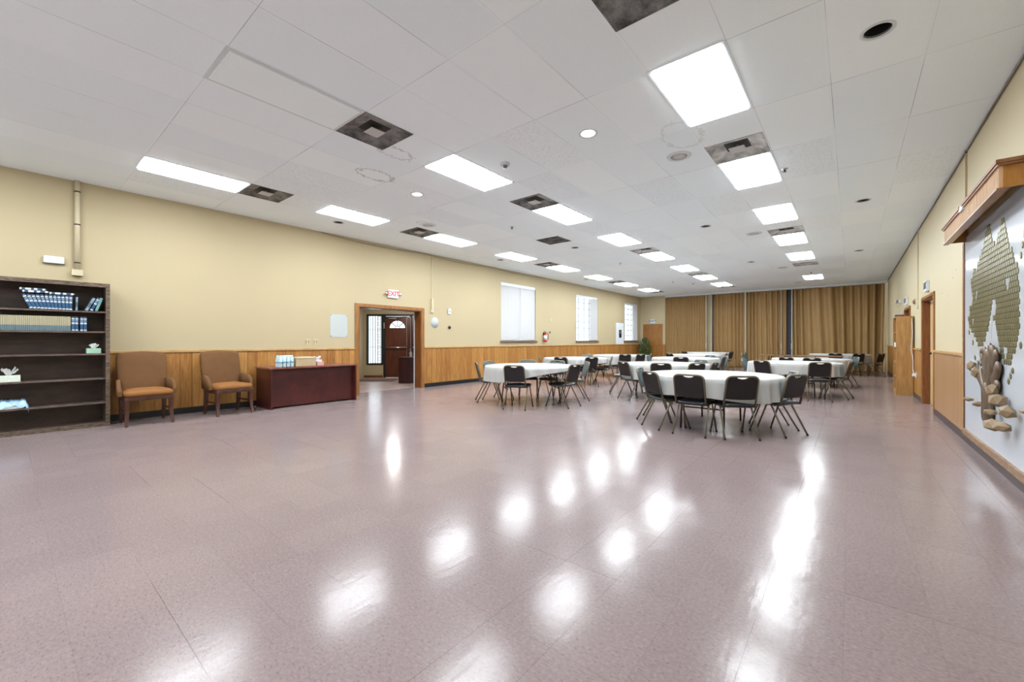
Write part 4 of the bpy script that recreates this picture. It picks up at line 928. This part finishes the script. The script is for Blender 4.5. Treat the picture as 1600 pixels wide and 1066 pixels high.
for i, (y, z, w, h_, dp) in enumerate(((6.78, .96, .16, .13, .09), (6.62, .9, .15, .15, .08), (6.9, .58, .13, .05, .1), (6.42, .58, .16, .07, .1), (5.86, .77, .2, .15, .1), (5.6, .71, .2, .13, .12), (5.32, .64, .22, .11, .12), (5.86, .57, .2, .07, .12), (5.7, .47, .32, .12, .14), (5.42, .5, .22, .1, .13), (5.08, .68, .1, .04, .05))):
    bm = bmesh.new(); bmesh.ops.create_icosphere(bm, subdivisions=1, radius=1); rnd = random.Random(i)
    for v in bm.verts: v.co *= rnd.uniform(.8, 1.1)
    bmesh.ops.rotate(bm, verts=bm.verts, matrix=Matrix.Rotation(rnd.uniform(-.5, .5), 3, 'X'))
    bm.verts.index_update(); m2 = MB(); m2.add([(-.022-dp*.55+v.co.x*dp*.5, y-6.2+v.co.y*w/2, z+v.co.z*h_/2) for v in bm.verts], [[v.index for v in f.verts] for f in bm.faces]); bm.free()
    m2.build('stone', stone, t)
# canopy over the board
t = thing('wooden_canopy', 'panelled wooden canopy mounted on right wall above the white board', 'canopy', (XR, 6.17, 2.44))
pm = panelling('canopy_planks_glare', 'y', .12, lin(206, 168, 132), lin(190, 146, 106), lin(84, 48, 20), .12); pe = wood('canopy_end_wood', lin(150, 98, 36), lin(170, 118, 52), (10, 10, 1.5), rough=.35)  # fascia planks made paler than the end wood to stand for glare
MB().box(-.2, -.18, -1.22, 1.24, 0, .19).build('fascia', pm, t); MB().box(-.18, 0, -1.22, -1.2, 0, .19).build('end_panel', pe, t); MB().box(-.18, 0, 1.22, 1.24, 0, .19).build('end_panel', pe, t)
MB().box(-.18, 0, -1.2, 1.22, .15, .17).build('soffit', 'rail', t)
cr = wood('crown_moulding_wood', lin(120, 78, 48), lin(144, 100, 66), (12, 2, 12), rough=.3)
mb = MB()
for x, z0, z1 in ((-.225, .185, .215), (-.215, .17, .186)): mb.box(x, 0, -1.22+x+.2-.02, .08, z0, z1, .003).box(x, 0, .2, 1.24-(x+.2)+.02, z0, z1, .003)
mb.build('crown', cr, t); MB().box(-.22, -.17, .06, .22, .15, .21, .006).build('joint_patch', 'white', t)
MB().box(-.215, -.165, -1.23, 1.25, -.012, .0).box(-.16, -.14, -1.2, 1.22, .0, .03).build('bottom_moulding', cr, t)
MB().box(-.12, -.06, -1.0, 1.0, .1, .15, .01).build('strip_lamp_housing', 'white', t)

# ---------------------------------------------------------------- round tables and stacking chairs
M['frame'] = plain('bronze_chair_tube', lin(118, 110, 92), .42, .6); M['vinyl'] = plain('black_vinyl', lin(22, 17, 19), .45, spec=.45, bump=.2); M['seatv'] = plain('black_blue_vinyl', lin(18, 24, 30), .3, spec=.6)
M['teal'] = plain('vinyl_teal_sheen', lin(58, 84, 94), .35, spec=.6, var=.2); M['cap'] = plain('rubber_foot', lin(30, 28, 28), .7)  # teal tint of the front pad holds the light its vinyl reflects
M['cloth'] = plain('white_tablecloth', lin(172, 171, 169), .8, spec=.2, var=.02, sc=5); M['ttop'] = wood('brown_table_laminate', lin(96, 66, 44), lin(120, 86, 60)); M['tleg'] = plain('dark_brown_tube', lin(58, 44, 38), .4, .5)
def stack_chair():     # faces +y, origin on the floor under the seat centre
    t = thing('stacking_chair', '', 'chair', group='stacking chairs around the tables')
    s = MB(); cushion(s, .40, .42, .07, .40, .445, 0, .01, .008); s.build('seat', 'seatv', t)
    yb0, zb0, yb1, zb1 = -.19, .43, -.285, .795
    B = lambda x, u, o=0: Vector((x, yb0+(yb1-yb0)*u-o*.97, zb0+(zb1-zb0)*u-o*.25))
    path = fillet([B(-.188, -.08), B(-.188, 1), B(.188, 1), B(.188, -.08)], .07, 6)
    MB().tube(path, .0135, 8).build('back_frame', 'frame', t)
    # upholstered panel with dipped top, black rear skin, front skin tinted teal for its sheen
    out = [(-.179, .25), (-.17, .205), (-.13, .19), (0, .18), (.13, .19), (.17, .205), (.179, .25), (.181, .6), (.181, .88), (.16, .955), (.13, .985), (.075, .985)]
    for k in range(1, 8): a = PI*k/8; out.append((.072*math.cos(a), .985-.085*math.sin(a)))
    out += [(-.075, .985), (-.13, .985), (-.16, .955), (-.181, .88), (-.181, .6)]
    def skin(o0, o1, inset):
        vs = [B(x, u, o0) for x, u in out]+[B(x*(1-inset), .56+(u-.56)*(1-inset), o1) for x, u in out]; n = len(out)
        return vs, [[i, (i+1) % n, n+(i+1) % n, n+i] for i in range(n)]+[list(range(n, 2*n))]
    vs, fs = skin(0, .012, .03); MB().add(vs, fs).build('backrest', 'vinyl', t)
    vs, fs = skin(0, -.02, .06); MB().add(vs, fs).build('front_pad', 'teal', t)
    MB().tube([B(.074*math.cos(PI*k/10), .99-.09*math.sin(PI*k/10)) for k in range(11)], .006, 6).build('handle_trim', 'frame', t)
    rail = MB()
    for sx in (-1, 1): rail.tube(fillet([(sx*.188, .17, .405), (sx*.188, -.15, .40), B(sx*.188, 0)], .04), .011, 8)
    rail.tube([(-.19, .13, .39), (.19, .13, .39)], .009, 6).tube([(-.19, -.1, .39), (.19, -.1, .39)], .009, 6); rail.build('seat_frame', 'frame', t)
    for sx in (-1, 1):
        for a, b in (((sx*.188, .09, .4), (sx*.205, .235, .012)), ((sx*.188, -.06, .4), (sx*.205, -.27, .012))):
            l = MB().tube([a, tuple(a[i]+(b[i]-a[i])*.1 for i in range(3)), b], .0115, 8).build('leg', 'frame', t)
            MB().lathe([(.013, 0), (.014, .02), (.012, .025)], (b[0], b[1], 0), 8).build('rubber_foot', 'cap', l)
    return t
def round_table():
    t = thing('round_table', '', 'table', group='round folding tables')
    MB().lathe([(.0, .715), (.905, .715), (.912, .72), (.912, .735), (.905, .74), (0, .74)], seg=56).build('tabletop', 'ttop', t)
    MB().lathe([(.87, .66), (.88, .66), (.88, .715), (.87, .715)], seg=48).build('apron', 'tleg', t)
    for sy in (-1, 1):
        for sx in (-1, 1):
            MB().tube(fillet([(sx*.22, sy*.45, .71), (sx*.28, sy*.52, .3), (sx*.28, sy*.55, .0)], .1), .014, 8).build('leg', 'tleg', t)
        MB().tube([(-.28, sy*.52, .3), (.28, sy*.52, .3)], .01, 6).tube([(-.25, sy*.48, .55), (.25, sy*.48, .55)], .01, 6).build('stretcher', 'tleg', t)
        MB().tube([(0, sy*.52, .3), (0, sy*.1, .7)], .009, 6).tube([(.25, sy*.5, .45), (.1, sy*.05, .7)], .008, 6).tube([(-.25, sy*.5, .45), (-.1, sy*.05, .7)], .008, 6).build('folding_brace', 'tleg', t)
    return t
def cloth(seed, skew, ang, base=.27):
    rnd = random.Random(seed); mb = MB(); n = 180; R0 = .93; rings_ = []
    ph = [rnd.uniform(0, 2*PI) for _ in range(6)]; nf = rnd.choice((22, 25, 27))
    for r in (.0, .4, .75, .905): rings_.append([(r*math.cos(2*PI*k/n), r*math.sin(2*PI*k/n), .7435) for k in range(n)])
    for i in range(1, 9):
        f = i/8; rr = []
        for k in range(n):
            a = 2*PI*k/n; drop = base+skew*math.cos(a-ang)+.03*math.cos(2*a+ph[0])+.012*math.sin(5*a+ph[1])
            fold = (.5+.5*math.sin(nf*a+ph[2]+.8*math.sin(3*a+ph[3])))*(.034+.014*math.sin(4*a+ph[4]))*f**.7
            r = .922+fold+.004*f; z = .7435-drop*f
            if i == 1: r = .921+fold*.4; z = .7435-drop*.04-.004
            rr.append((r*math.cos(a), r*math.sin(a), z))
        rings_.append(rr)
    vs = [p for r in rings_ for p in r]
    fs = [[i*n+k, i*n+(k+1) % n, (i+1)*n+(k+1) % n, (i+1)*n+k] for i in range(len(rings_)-1) for k in range(n)]
    mb.add(vs, fs, True); return mb
# id: centre, description, cloth skew
TAB = {
 'a': (-1.61, 6.68, 'the nearest round table', 0, 0), 'b': (-1.05, 11.68, 'the second right-hand table', 0, 0), 'c': (-.89, 14.32, 'the third right-hand table', 0, 0),
 'd': (-.35, 20.0, 'the far right table before the curtain', 0, 0), 'e': (-3.2, 9.21, 'the middle-row table just behind the nearest', 0, 0), 'f': (-3.8, 12.71, 'the third middle-row table', 0, 0),
 'g': (-4.45, 15.95, 'the fourth middle-row table', 0, 0), 'h': (-4.9, 19.4, 'the farthest middle-row table', 0, 0), 'i': (-5.03, 6.74, 'the nearest left-row table', .13, PI+.3),
 'j': (-6.3, 10.64, 'the second left-row table', .05, PI), 'k': (-6.35, 13.77, 'the third left-row table', 0, 0)}
rt = None
for i, (k, (x, y, d, sk, an)) in enumerate(TAB.items()):
    lb = 'folding banquet table under the white cloth, ' + d
    if rt is None: rt = round_table(); rt.location = (x, y, 0); rt['label'] = lb
    else: dup(rt, (x, y, 0), .3*i, lb)
    c_ = cloth(i+1, sk, an, .27 if k not in 'ij' else .2).build('tablecloth', 'cloth', None, (x, y, 0))
    tag(c_, 'white tablecloth draped over ' + d + (', hem hanging askew' if k == 'i' else ''), 'tablecloth', 'white tablecloths on the round tables')
CH = [  # table, angle, radius of the back, extra twist, label
 ('a', 268.5, 1.0, 0, 'black chair at front of the nearest table, left of two seen from behind'),
 ('a', 302.5, 1.0, 0, 'black chair at front of the nearest table, right of two seen from behind'),
 ('a', 234.5, 1.02, 0, 'black chair tucked at the left front of the nearest table'),
 ('a', 188, 1.0, 0, 'chair at the left rear of the nearest table, mostly hidden'),
 ('a', 348, 1.1, -.3, 'black chair in side view at the right of the nearest table'),
 ('a', 22, 1.0, 0, 'chair with sheen-tinted back pad showing behind the right edge of the nearest table'),
 ('i', 290.5, 1.0, 0, 'black chair seen from behind at front of the nearest left-row table'),
 ('i', 358, 1.06, 0, 'black chair at front right of the nearest left-row table'),
 ('i', 54, 1.25, -.2, 'chair in side view at the right end of the nearest left-row table'),
 ('i', 212.5, 1.12, .3, 'chair in side view at the left end of the nearest left-row table'),
 ('i', 186, 1.0, 0, 'chair with sheen-tinted pad at the left rear of the nearest left-row table'),
 ('i', 130, 1.0, 0, 'chair behind the nearest left-row table, on its wall side'),
 ('i', 92, 1.0, 0, 'chair behind the nearest left-row table, toward the second table'),
 ('j', 279, 1.0, 0, 'black chair seen from behind at front of the second left-row table'),
 ('j', 325.5, 1.0, 0, 'black chair at front right of the second left-row table'),
 ('j', 214, 1.05, 0, 'sheen-tinted chair at the left end of the second left-row table'),
 ('j', 23, 1.0, 0, 'sheen-tinted chair at the right rear of the second left-row table'),
 ('j', 100, 1.0, 0, 'chair behind the second left-row table'),
 ('k', 304.5, 1.0, 0, 'black chair seen from behind at left front of the third left-row table'),
 ('k', 335.5, 1.0, 0, 'black chair seen from behind at right front of the third left-row table'),
 ('k', 20, 1.03, 0, 'sheen-tinted chair at the right end of the third left-row table'),
 ('k', 205, 1.05, 0, 'chair at the left end of the third left-row table'),
 ('e', 239, 1.02, 0, 'black chair at the left front of the middle-row table behind the nearest'),
 ('e', 286, 1.0, 0, 'black chair back showing above the nearest table, left of two'),
 ('e', 324.5, 1.0, 0, 'black chair back showing above the nearest table, right of two'),
 ('e', 181, 1.29, .45, 'sheen-tinted chair at the left of the middle-row table behind the nearest'),
 ('e', 356, 1.0, 0, 'black chair at the right end of the middle-row table behind the nearest'),
 ('e', 60, 1.0, 0, 'chair on the far side of the middle-row table behind the nearest'),
 ('f', 281, 1.0, 0, 'chair back at the front of the third middle-row table'),
 ('f', 187, 1.0, 0, 'sheen-tinted chair at the left of the third middle-row table'),
 ('f', 359, 1.02, 0, 'black chair at the right end of the third middle-row table, lower one'),
 ('f', 30, 1.1, .2, 'black chair at the right rear of the third middle-row table'),
 ('f', 64, 1.0, 0, 'chair on the far side of the third middle-row table'),
 ('g', 5, 1.03, 0, 'chair at the right end of the fourth middle-row table'),
 ('g', 236, 1.0, 0, 'chair at the left front of the fourth middle-row table'),
 ('h', 348, 1.05, 0, 'chair at the right end of the farthest middle-row table'),
 ('h', 230, 1.0, 0, 'chair at the left front of the farthest middle-row table'),
 ('b', 241, 1.0, 0, 'black chair at the left front of the second right-hand table, behind the nearest cloth'),
 ('b', 173, 1.0, 0, 'sheen-tinted chair at the left end of the second right-hand table'),
 ('b', 296, 1.28, -.17, 'black chair pulled out at the front of the second right-hand table'),
 ('b', 343, 1.1, .1, 'black chair at the right of the second right-hand table'),
 ('c', 243.5, 1.0, 0, 'chair back at the left front of the third right-hand table'),
 ('c', 275.5, 1.0, 0, 'chair back at the middle front of the third right-hand table'),
 ('c', 19.5, 1.0, 0, 'sheen-tinted chair at the right rear of the third right-hand table'),
 ('d', 298, 1.2, .1, 'black chair at the front of the far right table, left of two'),
 ('d', 323, 1.45, .1, 'black chair at the front of the far right table, right of two'),
 ('d', 265, 1.0, 0, 'chair at the left front of the far right table')]
chr0 = None
def put_chair(x, y, rz, lb):
    global chr0
    if chr0 is None: chr0 = stack_chair(); chr0.location = (x, y, 0); chr0.rotation_euler = (0, 0, rz); chr0['label'] = lb
    else: dup(chr0, (x, y, 0), rz, lb)
for (k, a, rb_, tw, lb) in CH:
    cx_, cy_ = TAB[k][:2]; a = math.radians(a); rb_ = max(rb_, 1.06)
    # the chair's back stands at radius rb_, its seat centre nearer the table
    f = a+PI+tw; bx, by = cx_+rb_*math.cos(a), cy_+rb_*math.sin(a)
    put_chair(bx+.28*math.cos(f), by+.28*math.sin(f), f-PI/2, lb)
# bare long table and two chairs at its left end
t = thing('long_table', 'bare dark rectangular folding table before the brown curtain', 'table', (-1.35, 17.05, 0))
MB().box(-1.15, 1.15, -.38, .38, .72, .75, .004).build('tabletop', 'ttop', t)
for sx in (-1, 1):
    for sy in (-1, 1): MB().tube([(sx*.85, sy*.3, .72), (sx*.9, sy*.3, 0)], .014, 8).build('leg', 'tleg', t)
    MB().tube([(sx*.87, -.3, .4), (sx*.87, .3, .4)], .01, 6).tube([(sx*.87, 0, .4), (sx*.4, 0, .72)], .009, 6).build('brace', 'tleg', t)
put_chair(-2.75, 16.85, -PI/2, 'chair at the left end of the bare dark table, nearer one'); put_chair(-2.75, 17.35, -PI/2, 'chair at the left end of the bare dark table, farther one')
